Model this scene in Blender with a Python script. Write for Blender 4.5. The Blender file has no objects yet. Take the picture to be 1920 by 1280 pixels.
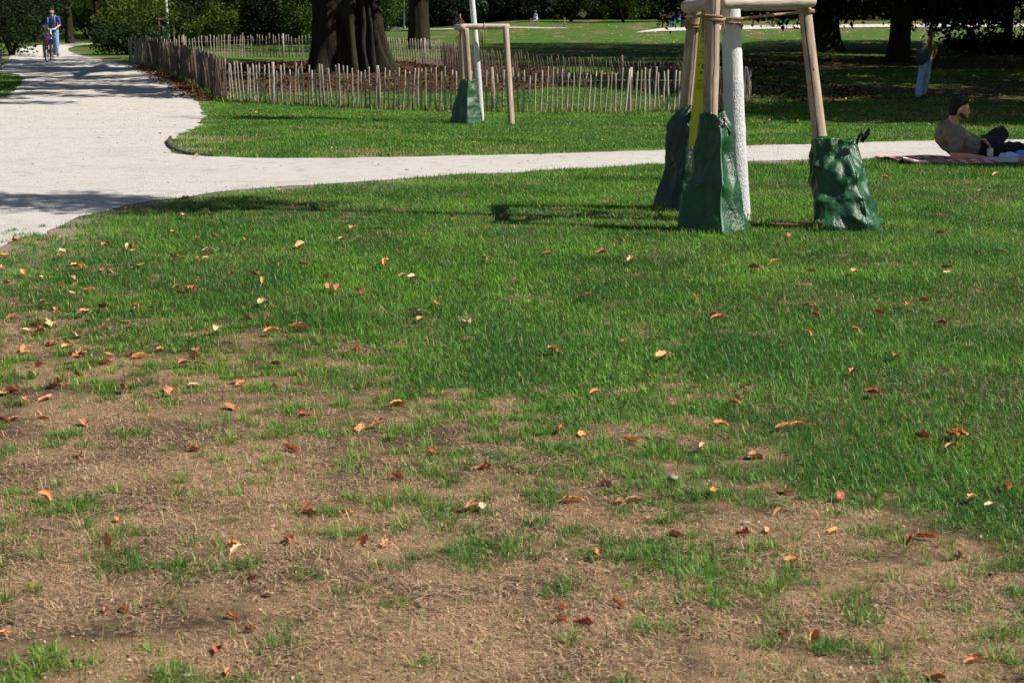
import bpy, math, random
import numpy as np
from mathutils import Vector, Matrix
from mathutils.geometry import delaunay_2d_cdt
R = math.radians
rng = np.random.default_rng(11)
random.seed(5)
scene = bpy.context.scene
COL = scene.collection

# ------------------------------------------------------------ camera
FPX = 2667.0; CAMH = 1.15; PITCH = math.atan((640-96)/FPX)
cd = bpy.data.cameras.new('camera'); cam = bpy.data.objects.new('camera', cd); COL.objects.link(cam)
cd.sensor_width = 36; cd.lens = 36*FPX/1920; cd.clip_end = 900; cd.clip_start = .05
cam.location = (0, 0, CAMH); cam.rotation_euler = (R(90)-PITCH, 0, 0)
cd.dof.use_dof = True; cd.dof.focus_distance = 7.5; cd.dof.aperture_fstop = 12.0
scene.camera = cam
# ------------------------------------------------------------ sky and sun
SUN_EL = R(46); SUN_PHI = R(13)          # sun stands to the right, slightly on the camera's side
to_sun = Vector((math.cos(SUN_PHI)*math.cos(SUN_EL), -math.sin(SUN_PHI)*math.cos(SUN_EL), math.sin(SUN_EL)))
w = bpy.data.worlds.new('World'); scene.world = w; w.use_nodes = True
nt = w.node_tree; bg = nt.nodes['Background']
sky = nt.nodes.new('ShaderNodeTexSky'); sky.sky_type = 'NISHITA'; sky.sun_disc = False
sky.sun_elevation = SUN_EL; sky.sun_rotation = math.atan2(to_sun.x, to_sun.y)
sky.air_density = 1.0; sky.dust_density = .6; sky.ozone_density = 1.0
nt.links.new(sky.outputs[0], bg.inputs[0]); bg.inputs[1].default_value = .05
sd = bpy.data.lights.new('sun', 'SUN'); sun = bpy.data.objects.new('sun', sd); COL.objects.link(sun)
sd.energy = 4.8; sd.angle = R(.5); sd.color = (1, .945, .87)
sun.rotation_euler = (-to_sun).to_track_quat('-Z', 'Y').to_euler()
sun.location = (30, -5, 40)
vs = scene.view_settings; vs.view_transform = 'Standard'; vs.look = 'None'; vs.exposure = .62; vs.gamma = 1
scene.cycles.max_bounces = 6; scene.cycles.transparent_max_bounces = 4

# ------------------------------------------------------------ noise + terrain
def _h(ix, iy, iz, s):
    n = (ix.astype(np.int64)*374761393 + iy.astype(np.int64)*668265263 + iz.astype(np.int64)*2147483647 + s*1274126177) & 0xffffffff
    n = ((n ^ (n >> 13))*1274126177) & 0xffffffff
    n = ((n ^ (n >> 16))*2246822519) & 0xffffffff
    return ((n ^ (n >> 15)) & 0xffffff)/16777215.0
def vnoise(x, y, z=0, s=0):
    x = np.asarray(x, float); y = np.asarray(y, float); z = np.asarray(z, float)+x*0
    ix, iy, iz = np.floor(x), np.floor(y), np.floor(z)
    fx, fy, fz = x-ix, y-iy, z-iz
    fx, fy, fz = [f*f*(3-2*f) for f in (fx, fy, fz)]
    r = 0
    for a in (0, 1):
        for b in (0, 1):
            for c in (0, 1):
                wt = (fx if a else 1-fx)*(fy if b else 1-fy)*(fz if c else 1-fz)
                r = r+wt*_h(ix+a, iy+b, iz+c, s)
    return r
def fbm(x, y, z=0, s=0, o=3):
    r = 0; a = .5; t = 0
    for k in range(o):
        r = r+a*vnoise(np.asarray(x)*2**k, np.asarray(y)*2**k, np.asarray(z)*2**k, s+k*17); t += a; a *= .5
    return r/t
def sstep(a, b, x):
    t = np.clip((np.asarray(x, float)-a)/(b-a), 0, 1); return t*t*(3-2*t)
def terr(x, y):
    x = np.asarray(x, float); y = np.asarray(y, float)
    wt = sstep(-7, 2, x)
    d0 = 27+6*wt; sl = .035+.010*wt
    yy = np.minimum(y, 110+0*y)
    u = (yy-d0)/1.5
    z = sl*1.5*np.where(u > 20, u, np.log1p(np.exp(np.minimum(u, 20))))
    return z + .014*(vnoise(x/1.7+9, y/1.7+5, 0, 3)-.5)
CP, SP = math.cos(PITCH), math.sin(PITCH)
def ray(u, v):
    a = (u-960)/FPX; b = (v-640)/FPX
    return Vector((a, CP-b*SP, -SP-b*CP))
def G(u, v):
    "point of the ground seen at that place of the photograph"
    d = ray(u, v); t = 1.5; st = .25
    while t < 300:
        p = d*t
        if CAMH+p.z < terr(p.x, p.y): break
        t += st; st *= 1.01
    lo, hi = t-st, t
    for _ in range(30):
        m = (lo+hi)/2; p = d*m
        if CAMH+p.z < terr(p.x, p.y): hi = m
        else: lo = m
    p = d*hi
    return Vector((p.x, p.y, float(terr(p.x, p.y))))
def P(u, v, Y):
    d = ray(u, v); t = Y/d.y
    return Vector((d.x*t, Y, CAMH+d.z*t))
def onground(x, y, dz=0): return Vector((x, y, float(terr(x, y))+dz))
def pix(x, y, z):
    "photograph coordinates of world points (arrays)"
    zz = z-CAMH
    dep = y*CP-zz*SP; up = y*SP+zz*CP
    return 960+FPX*x/dep, 640-FPX*up/dep

# ------------------------------------------------------------ mesh helpers
class MB:
    def __init__(s): s.v = []; s.f = []; s.n = 0; s.c = []
    def add(s, v, f, c=None):
        v = np.asarray(v, float); s.v.append(v)
        s.f += [tuple(i+s.n for i in q) for q in f]; s.n += len(v)
        s.c.append(np.tile(np.array(c if c is not None else (1, 1, 1, 1), float), (len(v), 1)))
        return s
    def build(s, name, m, parent=None, smooth=True):
        me = bpy.data.meshes.new(name); me.from_pydata(np.concatenate(s.v).tolist(), [], s.f)
        return link(name, me, m, parent, smooth, np.concatenate(s.c))
def link(name, me, m, parent=None, smooth=True, cols=None):
    if m is not None: me.materials.append(m)
    if smooth: me.polygons.foreach_set('use_smooth', [True]*len(me.polygons))
    if cols is not None:
        at = me.color_attributes.new('Col', 'FLOAT_COLOR', 'POINT'); at.data.foreach_set('color', np.asarray(cols, np.float32).ravel())
    me.update()
    o = bpy.data.objects.new(name, me); COL.objects.link(o)
    if parent is not None: o.parent = parent
    return o
def npmesh(name, verts, tris=None, quads=None, m=None, cols=None, parent=None, smooth=False):
    me = bpy.data.meshes.new(name)
    nT = 0 if tris is None else len(tris); nQ = 0 if quads is None else len(quads)
    me.vertices.add(len(verts)); me.vertices.foreach_set('co', np.asarray(verts, np.float32).ravel())
    li = []; 
    if nQ: li.append(np.asarray(quads, np.int32).ravel())
    if nT: li.append(np.asarray(tris, np.int32).ravel())
    li = np.concatenate(li); me.loops.add(len(li)); me.loops.foreach_set('vertex_index', li)
    me.polygons.add(nT+nQ)
    ls = np.concatenate([np.arange(nQ)*4, nQ*4+np.arange(nT)*3]).astype(np.int32)
    me.polygons.foreach_set('loop_start', ls)
    me.update(calc_edges=True)
    return link(name, me, m, parent, smooth, cols)
def thing(name, label, cat, loc=(0, 0, 0), rz=0, group=None):
    o = bpy.data.objects.new(name, None); COL.objects.link(o); o.location = loc; o.rotation_euler = (0, 0, rz)
    o.empty_display_size = .1
    return tag(o, label, cat, group)
def tag(o, label, cat, group=None, kind=None):
    if label: o['label'] = label
    if cat: o['category'] = cat
    if group: o['group'] = group
    if kind: o['kind'] = kind
    return o
def frames(pts):
    pts = [Vector(p) for p in pts]; T = []
    for i in range(len(pts)):
        a = pts[max(0, i-1)]; b = pts[min(len(pts)-1, i+1)]; T.append((b-a).normalized())
    r = Vector((0, 0, 1)).cross(T[0])
    if r.length < .05: r = Vector((1, 0, 0))
    r.normalize(); out = []
    for t in T:
        r = (r-t*r.dot(t)); r.normalize(); out.append((r, t.cross(r)))
    return pts, T, out
def tube(pts, rad, n=10, cap=True, wob=0, seed=0, dome=0):
    pts, T, fr = frames(pts); m = len(pts)
    rad = [rad]*m if np.isscalar(rad) else list(rad)
    V = []; F = []
    for i, (p, (a, b)) in enumerate(zip(pts, fr)):
        for k in range(n):
            t = 2*math.pi*k/n; rr = rad[i]
            if wob: rr *= 1+wob*(float(vnoise(math.cos(t)*1.3+i*.31, math.sin(t)*1.3, i*.5, seed))-.5)*2
            V.append(p+a*(math.cos(t)*rr)+b*(math.sin(t)*rr))
    for i in range(m-1):
        for k in range(n):
            k2 = (k+1) % n; F.append((i*n+k, i*n+k2, (i+1)*n+k2, (i+1)*n+k))
    if cap:
        V.append(pts[0]-T[0]*dome*rad[0]); V.append(pts[-1]+T[-1]*dome*rad[-1])
        for k in range(n):
            k2 = (k+1) % n
            F.append((len(V)-2, k2, k)); F.append((len(V)-1, (m-1)*n+k, (m-1)*n+k2))
    return [tuple(v) for v in V], F
def ring(c, r, axis, tr, n=28, k=6, sq=1):
    "closed torus: c centre, r radius, axis unit normal, tr tube radius"
    c = Vector(c); ax = Vector(axis).normalized()
    a = ax.orthogonal().normalized(); b = ax.cross(a); V = []; F = []
    for i in range(n):
        t = 2*math.pi*i/n; d = a*math.cos(t)+b*math.sin(t)
        for j in range(k):
            s = 2*math.pi*j/k; V.append(tuple(c+d*(r+tr*math.cos(s))+ax*(tr*sq*math.sin(s))))
    for i in range(n):
        for j in range(k):
            F.append((i*k+j, ((i+1) % n)*k+j, ((i+1) % n)*k+(j+1) % k, i*k+(j+1) % k))
    return V, F
def box(c, s, rot=None):
    V = []; c = Vector(c)
    for x in (-1, 1):
        for y in (-1, 1):
            for z in (-1, 1):
                p = Vector((x*s[0]/2, y*s[1]/2, z*s[2]/2))
                if rot: p = rot @ p
                V.append(tuple(c+p))
    return V, [(0, 1, 3, 2), (4, 6, 7, 5), (0, 4, 5, 1), (2, 3, 7, 6), (0, 2, 6, 4), (1, 5, 7, 3)]

# ------------------------------------------------------------ material helpers
def srgb(r, g, b):
    f = lambda c: ((c/255+.055)/1.055)**2.4 if c > 10 else c/255/12.92
    return (f(r), f(g), f(b), 1)
class NT:
    def __init__(s, name):
        s.m = bpy.data.materials.new(name); s.m.use_nodes = True; s.t = s.m.node_tree
        s.b = s.t.nodes['Principled BSDF']; s.out = s.t.nodes['Material Output']
    def n(s, typ, ins=None, **kw):
        nd = s.t.nodes.new('ShaderNode'+typ)
        for k, v in kw.items(): setattr(nd, k, v)
        for k, v in (ins or {}).items(): s.set(nd.inputs[k], v)
        return nd
    def set(s, sock, v):
        if isinstance(v, bpy.types.NodeSocket): s.t.links.new(v, sock)
        elif isinstance(v, bpy.types.Node): s.t.links.new(v.outputs[0], sock)
        else: sock.default_value = v
    def P(s, **kw):
        for k, v in kw.items(): s.set(s.b.inputs[k.replace('_', ' ')], v)
        return s.m
    def coord(s, kind='Object', scale=(1, 1, 1), rot=(0, 0, 0)):
        c = s.n('TexCoord'); m = s.n('Mapping', {'Scale': scale, 'Rotation': rot}); s.t.links.new(c.outputs[kind], m.inputs[0]); return m.outputs[0]
    def world(s, scale=(1, 1, 1)):
        g = s.n('NewGeometry'); m = s.n('Mapping', {'Scale': scale}); s.t.links.new(g.outputs['Position'], m.inputs[0]); return m.outputs[0]
    def noise(s, vec, scale, detail=4, rough=.6, dist=0):
        return s.n('TexNoise', {'Vector': vec, 'Scale': scale, 'Detail': detail, 'Roughness': rough, 'Distortion': dist}).outputs[0]
    def ramp(s, fac, stops):
        r = s.n('ValToRGB', {'Fac': fac}); e = r.color_ramp.elements
        while len(e) < len(stops): e.new(.5)
        for i, (p, c) in enumerate(stops): e[i].position = p; e[i].color = c
        return r.outputs[0]
    def mix(s, f, a, b, blend='MIX'):
        m = s.n('MixRGB', {'Fac': f, 'Color1': a, 'Color2': b}, blend_type=blend); return m.outputs[0]
    def math(s, op, a, b=0): return s.n('Math', {0: a, 1: b}, operation=op).outputs[0]
    def bump(s, h, dist=.01, st=1): return s.n('Bump', {'Height': h, 'Distance': dist, 'Strength': st}).outputs[0]
def G4(v): return (v, v, v, 1)
def simple(name, c, rough=.7, var=.25, scale=30, bump=.0, metal=0):
    t = NT(name); co = t.coord(); nz = t.noise(co, scale)
    a = tuple(x*(1-var) for x in c[:3])+(1,); b = tuple(min(1, x*(1+var)) for x in c[:3])+(1,)
    t.P(Base_Color=t.ramp(nz, [(.3, a), (.7, b)]), Roughness=rough, Metallic=metal)
    if bump: t.P(Normal=t.bump(nz, bump))
    return t.m

# ------------------------------------------------------------ layout of the lawn and the paths
PATH_PX = [(-700, 640), (-200, 545), (0, 462), (60, 440), (120, 416), (200, 396), (280, 381), (400, 362), (520, 352), (650, 343), (800, 333),
  (960, 324), (1100, 316), (1240, 309), (1400, 303), (1530, 300), (1700, 298), (1920, 293), (2600, 285),
  (2600, 250), (1920, 262), (1700, 266), (1530, 271), (1400, 275), (1240, 282), (1100, 287), (960, 291), (800, 294), (650, 297), (500, 298), (430, 295),
  (370, 293), (335, 287), (318, 275), (322, 262), (345, 249), (372, 236), (382, 222), (376, 207), (366, 190), (345, 171), (320, 151), (300, 137), (275, 126), (220, 118),
  (180, 111), (150, 105), (133, 99), (129, 92), (146, 87), (176, 83.5), (170, 82), (120, 82.5), (80, 85), (40, 92), (25, 103), (8, 120), (-30, 131), (-60, 137), (20, 139), (44, 148), (30, 166), (0, 186), (-80, 205), (-500, 240), (-1500, 300), (-1500, 700)]
def smooth_poly(pts, jit=.05, step=.5, seed=1):
    w_ = [G(u, v).xy for u, v in pts]; out = []; n = len(w_)
    for i in range(n):
        a, b, c, d = w_[i-1], w_[i], w_[(i+1) % n], w_[(i+2) % n]
        L = (c-b).length; k = max(1, int(L/(step*max(1, b.y/22)))); k = min(k, 60)
        for j in range(k):
            t = j/k; t2 = t*t; t3 = t2*t
            p = b*1.0
            q = .5*((2*b)+(c-a)*t+(2*a-5*b+4*c-d)*t2+(3*b-a-3*c+d)*t3)
            if L > 12: q = b.lerp(c, t)
            nx = float(fbm(q.x*2.6, q.y*2.6, 0, seed, 4))-.5; ny = float(fbm(q.x*2.6, q.y*2.6, 7, seed+5, 4))-.5
            out.append((q.x+nx*2*jit, q.y+ny*2*jit))
    return out
def inpoly(x, y, poly):
    x = np.asarray(x); y = np.asarray(y); r = np.zeros(x.shape, bool); n = len(poly); j = n-1
    for i in range(n):
        xi, yi = poly[i]; xj, yj = poly[j]
        if yi != yj:
            c = ((yi > y) != (yj > y)) & (x < (xj-xi)*(y-yi)/(yj-yi)+xi); r ^= c
        j = i
    return r
PATH = smooth_poly(PATH_PX, .15, .17)
PATH_C = np.array(PATH)[::3]
def path_dist(x, y):
    "distance to the path's edge, for points near it"
    x = np.asarray(x); y = np.asarray(y); d = np.full(x.shape, 9.)
    sh = (-1, 1); P2 = PATH_C[(np.abs(PATH_C[:, 0]) < 25) & (PATH_C[:, 1] > 5) & (PATH_C[:, 1] < 75)]
    xs = x.ravel(); ys = y.ravel(); out = np.full(xs.shape, 9.)
    for s in range(0, len(xs), 40000):
        dx = xs[s:s+40000, None]-P2[None, :, 0]; dy = ys[s:s+40000, None]-P2[None, :, 1]
        out[s:s+40000] = np.sqrt((dx*dx+dy*dy).min(1))
    return out.reshape(x.shape)
ROWS = [(300, [1]*13), (400, [.6, .75, .85, .9, .95, 1, 1, 1, 1, 1, 1, 1, 1]), (440, [.5, .8, .95, 1, 1, 1, 1, 1, 1, 1, 1, 1, 1]),
 (500, [.62, .92, 1, 1, 1, 1, 1, 1, 1, 1, 1, 1, .95]), (560, [.66, .92, .98, 1, 1, 1, 1, 1, 1, 1, 1, 1, .97]),
 (600, [.62, .84, .88, .76, .78, .97, 1, 1, 1, 1, 1, 1, 1]), (650, [.48, .56, .6, .64, .6, .88, 1, 1, 1, 1, 1, 1, 1]),
 (700, [.38, .36, .42, .48, .46, .7, .93, .93, .95, 1, 1, 1, 1]), (735, [.3, .28, .3, .42, .44, .62, .88, .86, .42, .9, 1, 1, 1]),
 (765, [.2, .2, .24, .36, .42, .52, .74, .8, .75, .86, 1, 1, 1]), (800, [.1, .14, .2, .25, .34, .42, .6, .55, .5, .74, .97, 1, 1]),
 (860, [.08, .12, .16, .22, .28, .36, .4, .38, .52, .52, .85, 1, 1]), (920, [.08, .1, .2, .2, .3, .28, .3, .3, .34, .6, .72, .9, 1]),
 (980, [.06, .18, .1, .14, .2, .26, .22, .2, .38, .4, .45, .62, .97]), (1040, [.18, .14, .18, .14, .18, .18, .12, .28, .38, .28, .32, .38, .72]),
 (1100, [.12, .08, .14, .14, .22, .12, .18, .22, .32, .24, .27, .3, .46]), (1160, [.08, .1, .14, .1, .14, .1, .12, .16, .2, .2, .18, .24, .3]),
 (1220, [.12, .12, .16, .2, .1, .1, .14, .16, .18, .18, .2, .24, .32]), (1400, [.1]*13)]
RV = np.array([r[0] for r in ROWS], float); RG = np.array([r[1] for r in ROWS], float)
RG[RV > 820] = np.clip(RG[RV > 820]+.06, 0, 1)
ENC = [G(u, v).xy for u, v in [(425, 190), (500, 195), (600, 200), (700, 205), (860, 210), (1000, 212), (1150, 212), (1280, 209), (1360, 204), (1408, 197)]]
def green(x, y):
    "how much living grass stands here, 0..1"
    x = np.asarray(x, float); y = np.asarray(y, float)
    u, v = pix(x, y, 0*x)
    u = u+(fbm(x*1.3, y*1.3, 0, 71, 2)-.5)*120
    v = np.where(y < 1, 1400, v); v = np.clip(v, 300, 1399); uu = np.clip(u/160, 0, 11.999)
    k = np.clip(np.searchsorted(RV, v, side='right')-1, 0, len(RV)-2); fv = (v-RV[k])/(RV[k+1]-RV[k])
    i = uu.astype(int); fu = uu-i
    g = (RG[k, i]*(1-fu)+RG[k, i+1]*fu)*(1-fv)+(RG[k+1, i]*(1-fu)+RG[k+1, i+1]*fu)*fv
    f = fbm(x*2.6, y*2.6, 0, 5, 2)*.35+fbm(x*11, y*13, 0, 9, 3)*.65
    p = .55*sstep(.38, .68, g*1.0+.02+(f-.5)*2.9)+.45*sstep(.30, .95, g+(f-.5)*1.2)
    thin = .80+.2*sstep(.35, .6, fbm(x*1.1, y*1.1, 0, 23, 2))
    p = np.maximum(p*np.where(g > .8, thin, 1), .015+.12*g)
    far = y > 14
    bare = sstep(.60, .72, fbm(x*.8, y*1.6, 0, 41, 3))
    p = np.where(far, np.clip(1-.75*bare, 0, 1), p)
    p = p*sstep(.35, 1.2, ((x-1.93)/.20)**2+((y-9.50)/.30)**2+(fbm(x*9, y*9, 0, 44, 2)-.5)*.8)
    # worn dusty ground below the trees at the right
    wr = sstep(4.5, 7.5, x+.6*(fbm(x, y*.8, 0, 2)-.5)*4)*sstep(23.5, 25.5, y)*(1-sstep(36, 40, y))
    p = p*(1-.8*wr*sstep(.35, .6, fbm(x*.6, y*.6, 0, 61, 3)+.08))
    return np.clip(p, 0, 1)
TREE_C = G(650, 133)
def mulch(x, y):
    x = np.asarray(x, float); y = np.asarray(y, float)
    e = ((x-TREE_C.x-.2)/7.0)**2+((y-42.0)/8.8)**2
    e = e+(fbm(x*.9, y*.9, 0, 33, 3)-.5)*.5
    m = (1-sstep(.85, 1.1, e))*(~(inpoly(x, y, PATH)))*sstep(.3, .9, (x+13.6)-(y-31)*-.36)
    e2 = ((x-15)/12)**2+((y-42)/13)**2+(fbm(x*.5, y*.5, 0, 37, 3)-.5)*1.2
    return np.clip(np.maximum(m, .6*(1-sstep(.7, 1.2, e2))), 0, 1)

# ------------------------------------------------------------ ground
def axis_lines(dense0, dense1, st, hi, g):
    a = list(np.arange(dense0, dense1, st)); s = st
    while a[-1] < hi: s = min(s*g, 12); a.append(a[-1]+s)
    return a
ys = [-60, -30, -12, -5, -2, 0, 1, 1.7]+[y for y in np.arange(2.2, 12, .055)]
s = .06
while ys[-1] < 430: s = s*1.025 if ys[-1] < 60 else s*1.12; s = min(s, .3 if ys[-1] < 60 else 14); ys.append(ys[-1]+s)
xp = list(np.arange(0, 4.6, .055)); s = .055
while xp[-1] < 260: s = min(s*1.03, .4) if xp[-1] < 26 else s*1.15; xp.append(xp[-1]+s)
xs = [-x for x in xp[:0:-1]]+xp
X, Y = np.meshgrid(np.array(xs), np.array(ys)); nx, ny = len(xs), len(ys)
Z = terr(X, Y)
gr = green(X, Y); mu = mulch(X, Y); pd = path_dist(X, Y)
dust = (1-sstep(.05, .75, pd+(fbm(X*2, Y*2, 0, 51, 2)-.5)*.5))*(Y < 60)
C = np.stack([gr, mu, dust, np.ones_like(gr)], -1).reshape(-1, 4)
idx = np.arange(nx*ny).reshape(ny, nx)
Q = np.stack([idx[:-1, :-1], idx[:-1, 1:], idx[1:, 1:], idx[1:, :-1]], -1).reshape(-1, 4)
t = NT('lawn_soil')
at = t.n('Attribute', attribute_name='Col'); sep = t.n('SeparateColor', {'Color': at.outputs['Color']})
wc = t.world(); n1 = t.noise(wc, 55, 6, .7); n2 = t.noise(wc, 3.2, 5, .65); n3 = t.noise(wc, 240, 3, .6); n4 = t.noise(wc, .35, 4, .6)
soil = t.ramp(n1, [(.3, srgb(44, 35, 29)), (.55, srgb(82, 66, 54)), (.8, srgb(124, 104, 86))])
thatch = t.ramp(n3, [(.3, srgb(80, 62, 46)), (.5, srgb(136, 110, 82)), (.72, srgb(190, 160, 124))])
n5 = t.noise(wc, .9, 4, .6); base = t.mix(t.ramp(t.math('ADD', t.math('MULTIPLY', n2, .6), t.math('MULTIPLY', n5, .4)), [(.44, G4(0)), (.56, G4(.95))]), thatch, soil)
gs = t.ramp(n1, [(.3, srgb(24, 34, 15)), (.6, srgb(44, 60, 26)), (.8, srgb(84, 88, 48))])  # ground colour below the grass, darkened to imitate shade between blades
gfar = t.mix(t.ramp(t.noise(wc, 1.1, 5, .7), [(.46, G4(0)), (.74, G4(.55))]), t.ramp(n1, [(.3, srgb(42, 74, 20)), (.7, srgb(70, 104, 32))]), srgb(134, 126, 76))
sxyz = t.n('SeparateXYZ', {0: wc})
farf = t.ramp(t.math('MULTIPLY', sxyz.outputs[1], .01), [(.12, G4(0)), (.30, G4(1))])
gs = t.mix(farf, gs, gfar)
c1 = t.mix(sep.outputs[0], base, gs)
red = t.ramp(t.noise(wc, 16, 5, .75), [(.3, srgb(36, 24, 18)), (.5, srgb(70, 44, 32)), (.7, srgb(112, 76, 54))])
c2 = t.mix(sep.outputs[1], c1, red)
du = t.ramp(n1, [(.3, srgb(140, 122, 102)), (.7, srgb(196, 180, 160))])
c3 = t.mix(t.math('MULTIPLY', sep.outputs[2], .6), c2, du)
t.P(Base_Color=c3, Roughness=.95, Specular_IOR_Level=.15, Normal=t.bump(t.mix(.5, n1, n3), .012, .8))
g = npmesh('ground', np.stack([X, Y, Z], -1).reshape(-1, 3), quads=Q, m=t.m, cols=C, smooth=True); tag(g, None, None, kind='structure')

# ------------------------------------------------------------ gravel path (laid 14 mm above the ground sheet)
def sheet(name, poly, m, dz, cell=.35, kindtag=True):
    poly = [p for i, p in enumerate(poly)]
    A = np.array(poly); b = A.min(0), A.max(0)
    gx = []; y = max(b[0][1], -2)
    while y < min(b[1][1], 130):
        c = cell*max(1, y/16); xx = np.arange(max(b[0][0], -40), min(b[1][0], 60), c); gx.append(np.stack([xx+rng.uniform(-.1, .1, len(xx))*c, np.full(len(xx), y)], 1)); y += c
    gx = np.concatenate(gx); gx = gx[inpoly(gx[:, 0], gx[:, 1], poly)]
    # keep interior points off the border
    keep = np.ones(len(gx), bool)
    for s_ in range(0, len(gx), 4000):
        d = ((gx[s_:s_+4000, None]-A[None])**2).sum(-1).min(1); keep[s_:s_+4000] = d > .004
    gx = gx[keep]
    vs_ = [Vector(p) for p in poly]+[Vector(p) for p in gx]; n = len(poly)
    r = delaunay_2d_cdt(vs_, [], [list(range(n))], 1, 1e-5)
    co = np.array([[p.x, p.y] for p in r[0]]); z = terr(co[:, 0], co[:, 1])+(dz if dz else .006+.010*sstep(22, 30, co[:, 1]))
    me = bpy.data.meshes.new(name); me.from_pydata(np.column_stack([co, z]).tolist(), [], [tuple(f) for f in r[2]])
    o = link(name, me, m)
    if sum(p.normal.z for p in me.polygons) < 0: me.flip_normals()
    return tag(o, None, None, kind='structure')
t = NT('pale_gravel'); wc = t.world()
a = t.noise(wc, 320, 3, .7); b_ = t.noise(wc, 4.5, 6, .7); c_ = t.noise(wc, .8, 3, .6); v_ = t.n('TexVoronoi', {'Vector': wc, 'Scale': 150.0}).outputs[0]
col = t.ramp(a, [(.25, srgb(146, 137, 126)), (.42, srgb(204, 198, 189)), (.7, srgb(226, 221, 214))])
col = t.mix(t.ramp(b_, [(.52, G4(0)), (.72, G4(.65))]), col, srgb(150, 136, 118))
spk = t.noise(wc, 38, 2, .5); col = t.mix(t.ramp(spk, [(.70, G4(0)), (.745, G4(.8))]), col, srgb(96, 82, 66))
col = t.mix(t.ramp(c_, [(.5, G4(0)), (.8, G4(.35))]), col, srgb(166, 156, 144))
t.P(Base_Color=col, Roughness=.95, Specular_IOR_Level=.15, Normal=t.bump(t.mix(.5, v_, t.noise(wc, 14, 6, .75)), .03, .8))
M_path = t.m
sheet('path', PATH, M_path, None)
far_px = [(1190, 62.5), (1240, 59.5), (1300, 58), (1400, 56), (1500, 54), (1640, 52), (1800, 51.5), (2300, 50), (2300, 45), (1800, 46), (1640, 46.5), (1500, 48), (1400, 48.5), (1300, 50), (1240, 54)]
sheet('far_path', smooth_poly(far_px, .1, .8, 4), M_path, .03, .8)
sheet('meadow_path', smooth_poly([(730, 56.5), (860, 56.3), (1060, 54.5), (1060, 53.2), (860, 54.6), (730, 54.8)], .1, 1, 4), M_path, .03, .8)

# ------------------------------------------------------------ vegetation materials
def leafmat(name, c, rough=.5, tr=.35, spec=.3):
    t = NT(name); at = t.n('Attribute', attribute_name='Col')
    colr = t.mix(1.0, at.outputs['Color'], c, 'MULTIPLY')
    t.P(Base_Color=colr, Roughness=rough, Specular_IOR_Level=spec)
    tb = t.n('BsdfTranslucent', {'Color': t.mix(1.0, colr, (1.15, 1.25, .6, 1), 'MULTIPLY')}); mx = t.n('MixShader', {'Fac': tr}); t.t.links.new(t.b.outputs[0], mx.inputs[1]); t.t.links.new(tb.outputs[0], mx.inputs[2])
    t.t.links.new(mx.outputs[0], t.out.inputs[0]); return t.m
M_grass = leafmat('grass_blade', (1, 1, 1, 1), .5, .3, .28)
M_straw = leafmat('dry_straw', (1, 1, 1, 1), .8, .1, .15)

# ------------------------------------------------------------ grass blades and straw (nobody could count them)
def scatter(n0, ymin, ymax, dens, widen=.68):
    "uniform points over the wedge the lawn fills, thinned by dens(x, y)"
    pts = []
    ye = np.geomspace(ymin, ymax, 26)
    for a, b in zip(ye[:-1], ye[1:]):
        ar = (b-a)*2*(widen*b+.25); k = int(n0(.5*(a+b))*ar)
        y = rng.uniform(a, b, k); x = rng.uniform(-1, 1, k)*(widen*b+.25); pts.append(np.stack([x, y], 1))
    p = np.concatenate(pts); p = p[(np.abs(p[:, 0]) < .43*p[:, 1]+.3) | (rng.random(len(p)) < .3)]; d = dens(p[:, 0], p[:, 1]); return p[rng.random(len(p)) < d]
def blades(p, h, wd, yaw, lean, cols, name, m, two, z0=0, curl=1., k1=.6):
    n = len(p); z = terr(p[:, 0], p[:, 1])+z0
    B = np.column_stack([p, z]); dx, dy = np.cos(yaw), np.sin(yaw)
    D = np.column_stack([dx, dy, 0*dx]); S = np.column_stack([-dy, dx, 0*dx]); U = np.array([0, 0, 1.])
    hv = h[:, None]; wv = wd[:, None]/2; ln = lean[:, None]
    mid = B+U*hv*.55*np.cos(ln*k1)+D*hv*.55*np.sin(ln*k1)
    tip = mid+U*hv*.45*np.cos(ln*1.5*curl)+D*hv*.45*np.sin(ln*1.5*curl)
    if two:
        V = np.stack([B-S*wv, B+S*wv, mid+S*wv*.8, mid-S*wv*.8, tip], 1).reshape(-1, 3)
        i = np.arange(n)*5; q = np.stack([i, i+1, i+2, i+3], 1); tr = np.stack([i+3, i+2, i+4], 1)
        return npmesh(name, V, tr, q, m, np.repeat(cols, 5, 0))
    V = np.stack([B-S*wv, B+S*wv, tip], 1).reshape(-1, 3); i = np.arange(n)*3
    return npmesh(name, V, np.stack([i, i+1, i+2], 1), None, m, np.repeat(cols, 3, 0))
def dgrass(x, y):
    d = green(x, y); d = d*(~inpoly(x, y, PATH)); d = d*(1-.92*mulch(x, y))
    # ragged verge by the path
    near = y < 45
    pdv = np.full(x.shape, 9.); pdv[near] = path_dist(x[near], y[near])
    return d*sstep(-.05, .30, pdv+(fbm(x*2.5, y*2.5, 0, 77, 2)-.5)*.5)
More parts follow.
